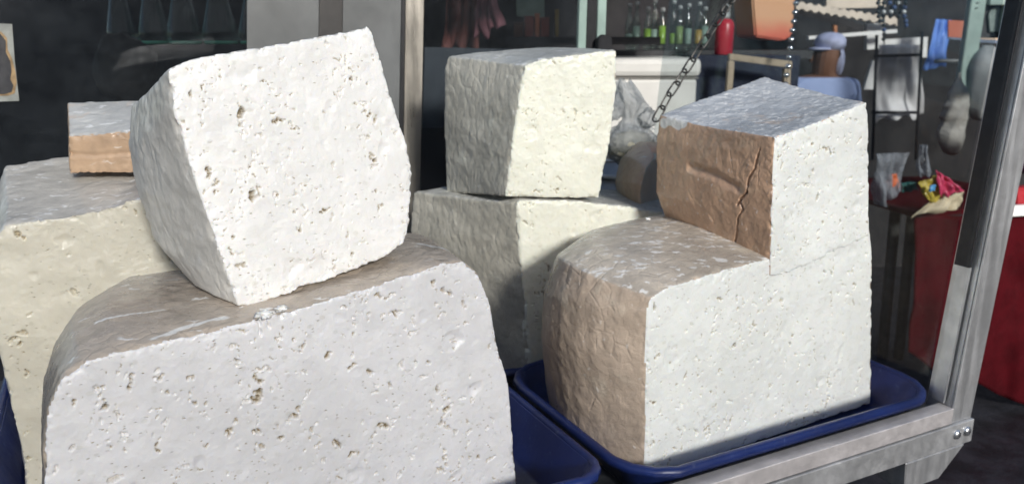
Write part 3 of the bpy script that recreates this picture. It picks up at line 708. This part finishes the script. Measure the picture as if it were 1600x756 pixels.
# things behind the middle pane
cl1 = mat_plain('rust_cloth', (.16, .055, .045), .8, 0, .35, 10); cl2 = mat_plain('mauve_cloth', (.20, .085, .10), .8, 0, .3, 10)
o = cloth('garment', FP(730, 40, 2.75, 10), [(700, -40), (752, -40), (745, 82), (690, 78)], cl1, None, .05, 5, 26, 20, .004, 0, 2); tag(o, 'rust brown cloth hanging behind the middle pane', 'cloth')
o = cloth('garment', FP(750, 30, 2.70, -20), [(748, -40), (765, -40), (788, 44), (742, 60)], cl2, None, .05, 4, 20, 16, .004, 0, 5); tag(o, 'mauve pink cloth hanging behind the middle pane', 'cloth')
pgs = mat_plain('pale_green_card', (.20, .26, .22), .6)
o = slab('notice_board', FP(828, 10, 3.6), [(806, -50), (850, -50), (851, 29), (807, 26)], .02, pgs, None, 0, .003); tag(o, 'pale green board on the wall behind the middle pane', 'board')
sh2 = box('shelf', at(790, 58, 3.3), (.62, 0, 0), (0, .22, 0), (0, 0, -.03), M['dark']); tag(sh2, 'dark shelf behind the middle pane carrying small red boxes', 'shelf')
boxm = [mat_plain('red_carton', (.22, .045, .03), .6), mat_plain('orange_carton', (.45, .15, .07), .6), mat_plain('brown_carton', (.10, .05, .035), .6), mat_plain('ochre_carton', (.25, .17, .04), .6)]
zz = at(790, 58, 3.3).z
for i, (x0, x1, hh, mi, lb) in enumerate([(803, 818, .05, 2, 'brown carton at the left end of the shelf behind the middle pane'), (820, 834, .075, 0, 'dark red carton beside the brown one behind the middle pane'),
        (836, 843, .085, 1, 'small orange carton standing on the shelf behind the middle pane'), (845, 858, .07, 0, 'dark red carton right of the small orange carton'), (868, 873, .10, 3, 'narrow ochre carton at the right end of the shelf')]):
    a = at(x0, 58, 3.36); b = at(x1, 58, 3.36); a.z = b.z = zz+.0005
    tg = thing('carton', lb, 'box', a, 'cartons on the shelf'); box('body', a, b-a, (0, .07, 0), (0, 0, hh), boxm[mi], tg, .003)
    box('lid', a+Vector((-.001, -.001, hh+.0005)), (b-a)+Vector((.002, 0, 0)), (0, .072, 0), (0, 0, .006), boxm[mi], tg, .001)

# metal pan with a knotted plastic bag
pan = thing('metal_pan', 'steel pan holding the knotted plastic bag between the rear stacks', 'pan', at(985, 262, 1.98)-Vector((0, 0, .42)))
pc = at(975, 258, 2.02)
lathe('body', [(.115, -.40), (.12, -.395), (.135, -.012), (.131, -.012), (.116, -.39), (.02, -.39)], pc, M['alu'], pan, 40)
tube('rim', [pc+Vector((.136*math.cos(a), .136*math.sin(a), -.010)) for a in np.linspace(0, 2*math.pi, 40, endpoint=False)], .006, M['alu'], pan, 8, True)
gbag = N('clear_plastic_bag'); tr = gbag.n('ShaderNodeBsdfTransparent'); tr.inputs[0].default_value = (.9, .92, .93, 1)
gbag.set(Base_Color=(.50, .52, .53), roughness=.22, Normal=gbag.bump(gbag.noise(60, 4, .6, None, 1.5), .01))
mx = gbag.n('ShaderNodeMixShader'); mx.inputs[0].default_value = .45; gbag.l(tr.outputs[0], mx.inputs[1]); gbag.l(gbag.b.outputs[0], mx.inputs[2]); gbag.l(mx.outputs[0], gbag.out.inputs[0])
bt = thing('plastic_bag', 'clear knotted plastic bag of pale curds behind the small rounded piece', 'bag', pc)
blob('contents', at(985, 228, 2.0), (.062, .055, .042), mat_plain('curds', (.60, .57, .44), .5, 0, .2, 60, .004), bt, .10, 4, 4, 1, .08)
blob('filled_bag', at(985, 226, 2.0), (.070, .060, .052), gbag.m, bt, .12, 3, 4, 2, .12)
bm = bmesh.new(); seg = 40
rr = [(228-6*k, [.042, .030, .017, .019, .028, .036, .034, .040, .034, .030, .024, .012][k]) for k in range(12)]
rings = []
for k, (yy, r0) in enumerate([(205, .045), (196, .030), (187, .017), (180, .018), (170, .030), (160, .036), (150, .033), (142, .026), (134, .022), (126, .016)]):
    c = at(986+(-8 if k > 5 else 0)-(k > 7)*3, yy, 2.0)
    rings.append([bm.verts.new(c+Vector((math.cos(t), .7*math.sin(t), .0))*(r0*(1+.32*math.sin(5*t+k*.6)+.2*math.sin(9*t-k)))+Vector((0, 0, .006*math.sin(3*t+k)))) for t in np.linspace(0, 2*math.pi, seg, endpoint=False)])
for a, b in zip(rings, rings[1:]):
    for i in range(seg): bm.faces.new((a[i], a[(i+1) % seg], b[(i+1) % seg], b[i]))
bm_obj('knotted_neck', bm, gbag.m, bt, True)
blob('ear', at(1012, 186, 1.99), (.022, .02, .026), gbag.m, bt, .3, 3, 3, 8, .2)
blob('ear', at(964, 168, 1.99), (.020, .02, .034), gbag.m, bt, .3, 3, 3, 9, .2)

# chain
chm = mat_alu('dark_chain', (.10, .095, .09), .4, .3, .8)
cpts = [at(1024, 188, 1.94), at(1045, 150, 1.96), at(1075, 105, 1.99), at(1105, 58, 2.02), at(1140, 5, 2.06), at(1170, -50, 2.1)]
chn = thing('chain', 'thin dark steel chain slanting up behind the brown-sided block', 'chain', cpts[0])
def along(pts, d):
    for a, b in zip(pts, pts[1:]):
        L = (b-a).length
        if d <= L: return a.lerp(b, d/L), (b-a).normalized()
        d -= L
    return pts[-1], (pts[-1]-pts[-2]).normalized()
tot = sum((b-a).length for a, b in zip(cpts, cpts[1:])); LK = .036; bm = bmesh.new()
ring = [Vector((.0095*math.cos(t), 0, (.013 if math.sin(t) > 0 else -.013)+.009*math.sin(t))) for t in np.linspace(.01, 2*math.pi+.01, 20, endpoint=False)]
tube_bm(bm, ring, .0023, 6, True); lme = bpy.data.meshes.new('link'); bm.to_mesh(lme); bm.free(); lme.materials.append(chm)
lme.polygons.foreach_set('use_smooth', [True]*len(lme.polygons))
for i in range(int(tot/LK)):
    p, t = along(cpts, (i+.5)*LK)
    o = bpy.data.objects.new('link', lme); COL.objects.link(o)
    m = t.to_track_quat('Z', 'Y').to_matrix().to_4x4() @ Matrix.Rotation(R(20+80*(i % 2)), 4, 'Z'); m.translation = p
    o.parent = chn; o.matrix_parent_inverse = chn.matrix_world.inverted(); o.matrix_world = m

# counter, cooler, bottle shelf, red flask
ctr = box('counter', at(900, 240, 3.05), (.82, 0, 0), (0, .8, 0), (0, 0, -(at(900, 240, 3.05).z)), M['dark']); tag(ctr, 'dark counter behind the case carrying the white cooler', 'counter')
cz = at(900, 240, 3.05).z+.001
wp = mat_plain('white_plastic', (.66, .65, .62), .45, 0, .06, 8)
ck = thing('cooler_box', 'off-white cooler box with rounded lid behind the chain', 'cooler', at(1030, 240, 3.3))
c0 = at(930, 125, 3.2); c1 = at(1094, 128, 3.2); lz = at(1000, 121, 3.2).z
box('body', Vector((c0.x, 3.2, cz)), (c1.x-c0.x-.012, 0, 0), (0, .42, 0), (0, 0, lz-cz-.006), wp, ck, .012)
box('lid', Vector((c0.x-.01, 3.19, lz)), (c1.x-c0.x+.012, 0, 0), (0, .44, 0), (0, 0, at(1000, 91, 3.2).z-lz), wp, ck, .022)
box('seam', Vector((c0.x-.004, 3.196, lz-.0055)), (c1.x-c0.x-.004, 0, 0), (0, .425, 0), (0, 0, .005), mat_plain('grey_seam', (.25, .24, .22), .6), ck)
sz2 = at(1000, 79, 3.7).z
sh3 = box('shelf', Vector((at(955, 79, 3.7).x, 3.62, sz2)), (at(1260, 79, 3.7).x-at(955, 79, 3.7).x, 0, 0), (0, .30, 0), (0, 0, -.035), M['dark']); tag(sh3, 'dark shelf above the cooler carrying the drinks bottles', 'shelf')
gl_lab = [mat_plain('lime_drink', (.22, .33, .05), .3, 0, .2, 20), mat_plain('pale_drink', (.30, .36, .33), .3, 0, .2, 20), mat_plain('amber_drink', (.45, .26, .08), .3, 0, .2, 20), mat_plain('olive_drink', (.22, .27, .10), .3, 0, .2, 20)]
capm = mat_plain('bottle_cap', (.30, .32, .32), .4)
kinds = [1, 1, 0, 1, 0, 0, 3, 1, 2, 1]; words = ['first', 'second', 'third', 'fourth', 'fifth', 'sixth', 'seventh', 'eighth', 'ninth', 'last']
dn = {0: 'lime green drink', 1: 'pale drink', 2: 'amber drink', 3: 'olive drink'}
for i in range(10):
    c = at(982+i*13.2+2.2*math.sin(i*4.1), 79, 3.74+.02*(i % 2)); c.z = sz2+.0006
    t = thing('drink_bottle', f'clear bottle with {dn[kinds[i]]}, {words[i]} from the left on the shelf above the cooler', 'bottle', c, 'drinks bottles on the shelf')
    hs_ = 1+.10*math.sin(i*2.7); fl_ = .070+.036*abs(math.sin(i*1.9))
    lathe('glass', [(.016, 0), (.0175, .004), (.0175, .115*hs_), (.012, .145*hs_), (.0075, .16*hs_), (.0075, .185*hs_), (.009, .187*hs_)], c, clear, t, 18)
    lathe('drink', [(.0155, .028), (.016, .03), (.016, fl_), (.002, fl_+.002)], c, gl_lab[kinds[i]], t, 14)
    lathe('cap', [(.0095, .1872*hs_), (.0095, .1872*hs_+.013), (.006, .1872*hs_+.016)], c, capm, t, 12)
redm = mat_plain('red_enamel', (.42, .02, .04), .3, 0, .12, 10)
fc = at(1130, 86, 3.35); ft = thing('drinking_flask', 'red metal drinking flask with grey cap beside the bottles', 'flask', fc)
hh = at(1130, 30, 3.35).z-fc.z
lathe('body', [(.033, 0), (.036, .004), (.036, hh*.82), (.031, hh*.93), (.020, hh)], fc, redm, ft, 28)
lathe('cap', [(.017, hh+.001), (.018, hh+.004), (.018, hh+.022), (.012, hh+.026)], fc, capm, ft, 18)
tube('loop', [fc+Vector((.015*math.cos(t), 0, hh+.034+.022*math.sin(t))) for t in np.linspace(0, 2*math.pi, 16, endpoint=False)], .003, capm, ft, 6, True)
st0 = box('stool', Vector((fc.x-.14, 3.25, cz)), (.42, 0, 0), (0, .3, 0), (0, 0, fc.z-cz-.001), mat_plain('navy_cloth', (.012, .018, .04), .8)); tag(st0, 'navy cloth covered crate under the red flask', 'crate')

# right background
beige = mat_plain('beige_wood', (.36, .29, .21), .7, 0, .2, 15)
wf = thing('wooden_frame', 'pale wooden frame standing behind the brown-sided block', 'frame', at(1185, 160, 3.1))
P_ = FP(1185, 120, 3.1)
slab('rail', P_, [(1140, 84), (1238, 96), (1238, 107), (1140, 94)], .03, beige, wf, 0, .002)
slab('upright', P_, [(1139, 95), (1148, 96), (1141, 190), (1132, 190)], .03, beige, wf, .001, .002)
slab('upright', P_, [(1226, 107.5), (1236, 108), (1234, 190), (1224, 190)], .03, beige, wf, .001, .002)
gp = N('peach_orange_block'); sep = gp.n('ShaderNodeSeparateXYZ'); geo = gp.n('ShaderNodeNewGeometry'); gp.l(geo.outputs['Position'], sep.inputs[0])
zt, zb = at(1200, 0, 3.9).z, at(1200, 62, 3.9).z
gp.set(Base_Color=gp.mix(gp.ramp(gp.math('ADD', sep.outputs[2], gp.math('MULTIPLY', gp.noise(9, 3), .05)), zb+.02, zb+.14), (.62, .12, .07), (.66, .36, .20)), roughness=.7)
o = slab('orange_reflection', FP(1207, 30, 3.9, 5), [(1172, -40), (1246, -40), (1238, 56), (1224, 64), (1180, 58)], .25, gp.m, None, 0, .008); tag(o, 'reflected orange building built as a solid block above the wooden frame', 'crate')  # orange building mirrored in the glass, built as a solid block
bs = thing('bead_string', 'string of shiny silver beads hanging beside the orange block', 'bead string', at(1228, 140, 3.0))
chrome = mat_plain('chrome', (.85, .88, .90), .12, 1.0, .03)
tube('cord', [at(1246, -30, 3.0), at(1238, 60, 3.0), at(1227, 140, 3.0)], .0012, M['dark'], bs, 5)
for i in range(11):
    f_ = i/10; c = at(1245-18*f_**1.1, -8+140*f_, 3.0)
    blob('bead', c, (.011, .011, .009), chrome, bs, .12, 2, 2, i)

# market stalls, right, with street reflections in the glass built solid
Y4 = 4.6
cream_s = mat_plain('cream_sheet', (.66, .56, .46), .7, 0, .12, 6); whit = mat_plain('white_sheet', (.80, .78, .76), .7, 0, .08, 6)
st = thing('market_stall', 'far market stall with cream roof edge and white beam, top right', 'stall', at(1330, 420, Y4))
PS4 = FP(1330, 60, Y4)
bm = bmesh.new(); n = 40; top = []; bot = []
for i in range(n+1):
    f_ = i/n; x = 1244+(1402-1244)*f_; y = 14+26*f_+2.2*math.sin(i*1.9)
    top.append(PS4.pt(x, y-11)); bot.append(PS4.pt(x, y))
off = Vector((0, .03, 0)); V_ = [[bm.verts.new(p) for p in L] for L in (top, bot, [p+off for p in bot], [p+off for p in top])]
for i in range(n):
    for k in range(4): bm.faces.new((V_[k][i], V_[k][i+1], V_[(k+1) % 4][i+1], V_[(k+1) % 4][i]))
bm.faces.new([V_[k][0] for k in range(4)]); bm.faces.new([V_[k][n] for k in (3, 2, 1, 0)])
bmesh.ops.recalc_face_normals(bm, faces=bm.faces[:]); bm_obj('corrugated_edge', bm, cream_s, st)
slab('roof_board', PS4, [(1290, -60), (1382, -60), (1384, 12), (1292, 14)], .04, cream_s, st, .05)
slab('beam', PS4, [(1264, 57), (1402, 46), (1402, 52), (1264, 62)], .04, whit, st, -.04)
slab('post', PS4, [(1303, 40), (1308, 40), (1309, 66), (1305, 66)], .02, mat_plain('orange_post', (.45, .18, .08), .6), st, -.045)
slab('wall_board', PS4, [(1355, 38), (1380, 36), (1380, 76), (1355, 78)], .04, whit, st, .1)
slab('wall_board', PS4, [(1383, 62), (1450, 58), (1448, 90), (1383, 88)], .04, whit, st, .1)
slab('lean_board', PS4, [(1364, 95), (1368, 95), (1366, 140), (1350, 140)], .03, whit, st, .02)
tp = thing('tarp_screen', 'mirrored grey-white tarp hung on a thin black frame between the stalls', 'tarp', at(1405, 195, 4.3))  # tarp mirrored in the glass, built as a solid screen
PT = FP(1405, 130, 4.3); tarpm = mat_plain('grey_tarp', (.62, .60, .60), .6, 0, .12, 6)
cloth('sheet', PT, [(1374, 70), (1436, 70), (1447, 182), (1364, 192)], tarpm, tp, .05, 4, 28, 20, .004, 0, 3)
for a, b in (((1370, 55), (1363, 250)), ((1441, 50), (1431, 250)), ((1366, 88), (1440, 86)), ((1362, 176), (1435, 176))):
    tube('frame_bar', [PT.pt(*a, -.05), PT.pt(*b, -.05)], .008, M['dark'], tp, 8)
orn = thing('hanging_ornament', 'cluster of dark and glassy bead strands hanging at the top edge', 'ornament', at(1395, 60, 3.4))
obm = [mat_plain('bead_dark', (.02, .03, .035), .2), mat_plain('bead_blue', (.06, .10, .22), .15), mat_plain('bead_pale', (.6, .62, .62), .2)]
for j, (x, ln) in enumerate(((1374, 36), (1381, 66), (1392, 30), (1398, 24), (1406, 30), (1414, 48))):
    tube('strand', [at(x+1, -30, 3.4), at(x, ln, 3.4)], .0015, M['dark'], orn, 5)
    for k in range(int((ln+6)/7)):
        blob('bead', at(x+random.uniform(-2, 2), k*7-2, 3.4+random.uniform(-.02, .02)), (.009, .009, .009), obm[random.choice((0, 0, 0, 1, 2))], orn, .15, 2, 2, k+j*9)
o = cloth('blue_tarp', FP(1465, 70, 4.5), [(1462, 30), (1486, 32), (1476, 106), (1440, 112)], mat_plain('blue_tarp', (.13, .26, .68), .5, 0, .12, 8), None, .03, 3, 14, 14, .004, 0, 8); tag(o, 'mirrored bright blue tarp hanging right of the grey tarp', 'tarp')  # reflected blue patch, built as a solid sheet
gb = N('peach_banner'); sepb = gb.n('ShaderNodeSeparateXYZ'); geob = gb.n('ShaderNodeNewGeometry'); gb.l(geob.outputs['Position'], sepb.inputs[0])
xa, xb = at(1495, 45, 4.2).x, at(1540, 45, 4.2).x
gb.set(Base_Color=gb.mix(gb.ramp(sepb.outputs[0], xa, xb), (.50, .13, .07), (.70, .52, .38)), roughness=.65)
bn = thing('banner', 'orange to cream banner strip with faint grey lettering, top right', 'banner', at(1540, 60, 4.2))
slab('sheet', FP(1540, 50, 4.2), [(1482, 32), (1505, 33), (1540, 48), (1575, 52), (1620, 54), (1620, 66), (1540, 62), (1482, 58)], .01, gb.m, bn)
for i, (x, wd) in enumerate(((1569, 3), (1574, 3), (1579, 2), (1583, 3))):
    slab('letter', FP(1540, 50, 4.2), [(x, 58.4), (x+wd, 58.4), (x+wd-.3, 63), (x, 63)], .001, mat_plain('grey_ink', (.30, .27, .25), .7), bn, -.002)
slab('lower_hem', FP(1540, 50, 4.2), [(1482, 58.5), (1540, 62.5), (1620, 66.5), (1620, 71), (1540, 67), (1482, 61)], .012, mat_plain('blue_grey_hem', (.16, .20, .28), .6), bn, -.001)
gc = thing('green_cabinet', 'pale green metal cabinet frame with round-topped window at the top right corner', 'cabinet', at(1540, 110, 3.7))
PGc = FP(1540, 40, 3.7)
slab('upright', PGc, [(1524, -40), (1548, -40), (1536, 40), (1512, 180), (1492, 180)], .04, mint, gc, 0, .003)
slab('upright', PGc, [(1578, -40), (1586, -40), (1576, 56), (1568, 56)], .04, mint, gc, 0, .003)
slab('top_rail', PGc, [(1549, -30), (1577, -30), (1575, 8), (1547, 8)], .04, mint, gc, .001, .002)
slab('back_sheet', PGc, [(1540, 0), (1580, 0), (1572, 60), (1532, 60)], .02, M['dark'], gc, .06)
slab('window', PGc, [(1547, 50)]+[(1558+13*math.cos(a), 26-14*math.sin(a)) for a in np.linspace(math.pi, 0, 14)]+[(1568, 50)], .01, mat_plain('pale_pane', (.22, .27, .25), .3), gc, .045, .001)
for yy in (5, 13): lathe('hole', [(.006, 0), (.006, .002)], PGc.pt(1529-yy*.15, yy, -.004), M['dark'], gc, 12)
slab('side_sheet', PGc, [(1587, -40), (1640, -40), (1630, 52), (1577, 52)], .03, mat_plain('grey_side', (.13, .13, .15), .6), gc, .01)
o = tube('rod', [at(1461, 96, 3.9), at(1500, 95, 3.9), at(1572, 90, 3.9)], [.010, .006, .006], mat_plain('rod_paint', (.25, .25, .25), .5), None, 8); tag(o, 'thin grey rod sticking out across the hanging sack', 'rod')

# hanging sack and bundles
skm = mat_plain('woven_sack', (.36, .34, .31), .75, 0, .2, 10, .008)
def skinbag(name, label, prof, Y, mat, squash=.8):
    """stuffed bag: stacked outline rows (x0, x1, y) turned into a creased, closed body"""
    bm = bmesh.new(); seg = 36; rings = []
    for k, (x0, x1, y) in enumerate(prof):
        c = at((x0+x1)/2, y, Y); r = (at(x1, y, Y).x-at(x0, y, Y).x)/2
        rings.append([bm.verts.new(c+Vector((math.cos(t)*r*(1+.03*math.sin(7*t+k)), math.sin(t)*r*squash*(1+.08*math.sin(5*t+k*1.3)), .05*r*math.sin(4*t+k)))) for t in np.linspace(0, 2*math.pi, seg, endpoint=False)])
    for a, b in zip(rings, rings[1:]):
        for i in range(seg): bm.faces.new((a[i], a[(i+1) % seg], b[(i+1) % seg], b[i]))
    bm.faces.new(rings[0]); bm.faces.new(rings[-1]); bmesh.ops.recalc_face_normals(bm, faces=bm.faces[:])
    bmesh.ops.subdivide_edges(bm, edges=bm.edges[:], cuts=1, use_grid_fill=True); bm.normal_update()
    cc = np.array([v.co for v in bm.verts]); dd = .006*fbm(cc, 8, 2)-.010*np.abs(vnoise(cc*np.array([6, 6, 24])))
    for v, d in zip(bm.verts, dd): v.co += v.normal*d
    return tag(bm_obj(name, bm, mat, None, True), label, 'bag')
skinbag('hanging_sack', 'stuffed off-white sack hanging left of the black strip', [(1497, 1503, 112), (1492, 1506, 126), (1484, 1512, 138), (1479, 1513, 146), (1480, 1514, 153), (1473, 1515, 164), (1475, 1514, 171), (1468, 1512, 184), (1471, 1512, 190), (1464, 1508, 205), (1466, 1505, 222), (1474, 1498, 238), (1482, 1492, 242)], 3.5, skm)
skinbag('grey_bag', 'smooth grey bag hanging behind the stuffed sack', [(1535, 1552, 70), (1520, 1572, 84), (1514, 1578, 105), (1510, 1575, 135), (1510, 1562, 165), (1516, 1550, 185), (1525, 1540, 192)], 3.7, mat_plain('grey_plastic', (.30, .31, .31), .45, 0, .12, 6, .003))
o = cloth('green_cloth', FP(1580, 100, 3.3), [(1592, 68), (1640, 62), (1640, 130), (1548, 128)], mat_plain('green_cloth', (.02, .10, .075), .8, 0, .3, 12), None, .05, 5, 18, 14, .004, 0, 4); tag(o, 'dark green cloth behind the top of the corner post', 'cloth')
skinbag('purple_bundle', 'dark purple bundle behind the black strip', [(1560, 1590, 190), (1545, 1620, 205), (1538, 1625, 232), (1540, 1620, 256), (1560, 1610, 268)], 3.2, mat_plain('purple_plastic', (.05, .022, .06), .3, 0, .3, 12, .006))

# neighbour's table with red cloth, and wares
tb = thing('market_table', 'market table draped with a creased red cloth beyond the corner post', 'table', at(1560, 620, 3.05))
redc = mat_plain('red_cloth', (.060, .003, .006), .85, 0, .2, 12, .003, .1)
PTb = FP(1500, 340, 3.0, 12)
tz = PTb.pt(1480, 332).z
cloth('cloth_front', PTb, [(1424, 338), (1660, 333), (1660, 660), (1424, 560)], redc, tb, .05, 7, 60, 40, .006, 0, 6)
t0 = PTb.pt(1424, 338); t1 = PTb.pt(1660, 333)
box('table_top', Vector((t0.x, t0.y, tz-.01)), Vector((t1.x-t0.x, t1.y-t0.y, 0)), (-.15, .7, 0), (0, 0, .02), redc, tb)
slab('white_edge', PTb, [(1582, 322), (1660, 318), (1660, 334), (1582, 338)], .02, whit, tb, -.06)
slab('red_tub', PTb, [(1588, 294), (1660, 290), (1660, 316), (1589, 320)], .05, mat_plain('red_tub', (.40, .03, .04), .35), tb, -.02, .004)
def packet(name, label, Y, quad, mat, amp, seed, th=.003):
    o = cloth(name, FP(quad[0][0], quad[0][1], Y, 10), quad, mat, None, amp, 6, 18, 12, th, 0, seed); return tag(o, label, 'packet', 'packets on the red table')
film = N('clear_film'); tr2 = film.n('ShaderNodeBsdfTransparent')
film.set(Base_Color=(.45, .47, .52), roughness=.15, Normal=film.bump(film.noise(30, 4, .6, None, 2), .02)); mx2 = film.n('ShaderNodeMixShader'); mx2.inputs[0].default_value = .45
film.l(tr2.outputs[0], mx2.inputs[1]); film.l(film.b.outputs[0], mx2.inputs[2]); film.l(mx2.outputs[0], film.out.inputs[0])
packet('film_packet', 'crumpled clear plastic packets lying left of the yellow wrapper', 2.85, [(1366, 240), (1422, 238), (1404, 308), (1376, 312)], film.m, .06, 1)
packet('orange_snack', 'small orange snack inside the crumpled clear packets', 2.9, [(1388, 273), (1395, 271), (1397, 292), (1385, 294)], mat_plain('orange_snack', (.60, .13, .04), .5), .01, 2, .02)
packet('film_packet', 'upright twist of clear plastic left of the hanging sack', 2.95, [(1437, 226), (1446, 226), (1450, 272), (1436, 276)], film.m, .03, 3)
packet('yellow_wrapper', 'yellow wrapper with the pink one on the red table', 2.84, [(1432, 286), (1468, 272), (1474, 312), (1448, 318)], mat_plain('yellow_film', (.52, .40, .07), .25, 0, .3, 20), .03, 4)
packet('pink_wrapper', 'bright pink wrapper beside the yellow one on the red table', 2.82, [(1462, 266), (1480, 278), (1502, 300), (1468, 308)], mat_plain('pink_film', (.70, .07, .16), .25, 0, .2, 20), .03, 5)
packet('blue_wrapper', 'small sky blue scrap of wrapper on the yellow one', 2.80, [(1452, 290), (1460, 288), (1461, 298), (1451, 299)], mat_plain('blue_film', (.10, .34, .62), .3), .005, 6, .004)
packet('cream_paper', 'cream paper bag under the pink wrapper on the red table', 2.86, [(1462, 308), (1508, 300), (1502, 330), (1428, 338)], mat_plain('cream_paper', (.62, .52, .36), .7), .03, 7)
packet('teal_packet', 'dark teal packet between clear plastic and yellow wrapper', 2.9, [(1408, 286), (1432, 284), (1434, 300), (1406, 302)], mat_plain('teal_film', (.02, .11, .10), .35), .02, 8)
for i, (x0, x1, lb) in enumerate(((1385, 1378, 'left grey table leg behind the case'), (1412, 1404, 'right grey table leg behind the case, nearer the red cloth'))):
    o = tube('trestle_leg', [at(x0+14, 330, 3.3), at(x1, 560, 3.3)], .022, mat_plain('leg_grey', (.14, .14, .13), .6), None, 10); tag(o, lb, 'table leg', 'trestle legs')

# shopper mirrored in the glass, built as a solid figure behind the case
def person():
    t = thing('person', 'mirrored person in white cap and pale blue top, built solid, far right', 'person', at(1284, 520, 4.9))
    b = at(1284, 118, 4.4); hx, hy, hz = b.x, b.y, b.z                     # neck base
    J = {'pelvis': (0, 0, -.55), 'belly': (0, .01, -.38), 'chest': (0, .02, -.15), 'neck': (.0, 0, 0), 'head': (.012, -.01, .10), 'crown': (.015, -.01, .19),
         'ls': (-.17, .0, -.07), 'le': (-.22, .03, -.35), 'lw': (-.18, .15, -.55), 'rs': (.17, .0, -.07), 're': (.22, .03, -.35), 'rw': (.18, .15, -.55),
         'lh': (-.09, 0, -.62), 'lk': (-.10, .02, -1.02), 'lf': (-.10, 0, -hz+.08), 'lt': (-.10, .14, -hz+.03), 'rh': (.09, 0, -.62), 'rk': (.10, .02, -1.02), 'rf': (.10, 0, -hz+.08), 'rt': (.10, .14, -hz+.03)}
    rad = {'pelvis': (.15, .11), 'belly': (.145, .10), 'chest': (.16, .11), 'neck': (.055, .055), 'head': (.078, .09), 'crown': (.055, .06), 'ls': (.065, .065), 'le': (.045, .045), 'lw': (.03, .03),
           'rs': (.065, .065), 're': (.045, .045), 'rw': (.03, .03), 'lh': (.09, .09), 'lk': (.06, .06), 'lf': (.04, .04), 'lt': (.035, .03), 'rh': (.09, .09), 'rk': (.06, .06), 'rf': (.04, .04), 'rt': (.035, .03)}
    ks = list(J); E_ = [('pelvis', 'belly'), ('belly', 'chest'), ('chest', 'neck'), ('neck', 'head'), ('head', 'crown'), ('chest', 'ls'), ('ls', 'le'), ('le', 'lw'), ('chest', 'rs'), ('rs', 're'), ('re', 'rw'),
          ('pelvis', 'lh'), ('lh', 'lk'), ('lk', 'lf'), ('lf', 'lt'), ('pelvis', 'rh'), ('rh', 'rk'), ('rk', 'rf'), ('rf', 'rt')]
    me = bpy.data.meshes.new('body'); me.from_pydata([(hx+J[k][0], hy+J[k][1], hz+J[k][2]) for k in ks], [(ks.index(a), ks.index(c)) for a, c in E_], [])
    g = N('person_clothes'); geo = g.n('ShaderNodeNewGeometry'); sp = g.n('ShaderNodeSeparateXYZ'); g.l(geo.outputs['Position'], sp.inputs[0])
    c = g.mix(g.ramp(sp.outputs[2], hz-.015, hz-.005), (.30, .38, .62), (.16, .075, .045)); c = g.mix(g.ramp(sp.outputs[2], hz-.60, hz-.58), (.03, .035, .06), c)
    g.set(Base_Color=c, roughness=.7)
    o = link('body', me, g.m, t); sk = o.modifiers.new('k', 'SKIN')
    for i, k in enumerate(ks): me.skin_vertices[0].data[i].radius = rad[k]
    me.skin_vertices[0].data[0].use_root = True
    ss = o.modifiers.new('u', 'SUBSURF'); ss.levels = 2; ss.render_levels = 2
    capm_ = mat_plain('white_cap', (.45, .48, .66), .7)
    c0 = Vector((hx+.014, hy-.01, hz+.16))
    blob('cap', c0+Vector((.01, 0, .012)), (.080, .095, .055), capm_, t, .08, 2.5, 3, 2)
    blob('brim', c0+Vector((-.05, -.03, -.022)), (.060, .06, .010), capm_, t, .05, 2, 3, 3)
    blob('cap_drape', c0+Vector((.065, .01, -.085)), (.028, .06, .085), capm_, t, .12, 2, 3, 4)
    blob('hair', c0+Vector((.02, .02, -.045)), (.066, .075, .06), mat_plain('dark_hair', (.02, .012, .01), .6), t, .08, 3, 3, 5)
    for sx in (-1, 1): blob('ear', Vector((hx+.012+sx*.083, hy-.01, hz+.095)), (.010, .02, .03), g.m, t, .05, 2, 2, 1)
person()

# crumbs
for i, (u_, v_, lb) in enumerate(((.400, .10, 'white crumb on the blue tray floor near its right corner'), (.425, .17, 'small crumb farther back on the blue tray floor'), (.385, .06, 'crumb by the front wall of the right blue tray'))):
    tag(blob('cheese_crumb', C(u_, v_, -.700), (.006, .005, .004), white_c, None, .6, 2.6, 3, i+20, .3), lb, 'crumb', 'cheese crumbs')
crm = white_b
for i, (px, py, Y, r, lb) in enumerate([(412, 491, None, .008, 'flat greyish cheese crumb at the foot of the tilted block'), (440, 482, None, .007, 'second cheese crumb right under the tilted block'), (614, 407, None, .004, 'tiny white crumb on the skin near the right end of the tilted block'),
        (1012, 342, 1.45, .004, 'tiny white crumb beside the brown-sided block'), (42, 302, 1.30, .005, 'white crumb on the far-left block top')]):
    c = atz(px, py, CAMZ-.322) if Y is None else at(px, py, Y)
    o = blob('cheese_crumb', c, (r*1.2, r*.9, r*.6), crm, None, .6, 2.6, 3, i+3, .3); tag(o, lb, 'crumb', 'cheese crumbs')

# plain unseen walls added behind and beside the viewer so the panes mirror dark
opp = box('mirrored_wall', (-14, -9.4, 0), (30, 0, 0), (0, -.4, 0), (0, 0, 5.0), mat_plain('mirrored_wall_paint', (.06, .06, .068), .8, 0, .5, 1.2)); tag(opp, 'added dark wall across the street behind the viewer, mirrored by the panes', 'wall')
opp2 = box('mirrored_wall', (9.5, -8.5, 0), (.4, 0, 0), (0, 19, 0), (0, 0, 4.2), mat_plain('side_wall_paint', (.05, .05, .058), .8, 0, .6, 1.5)); tag(opp2, 'added dark wall to the right outside the picture, mirrored by the panes', 'wall')
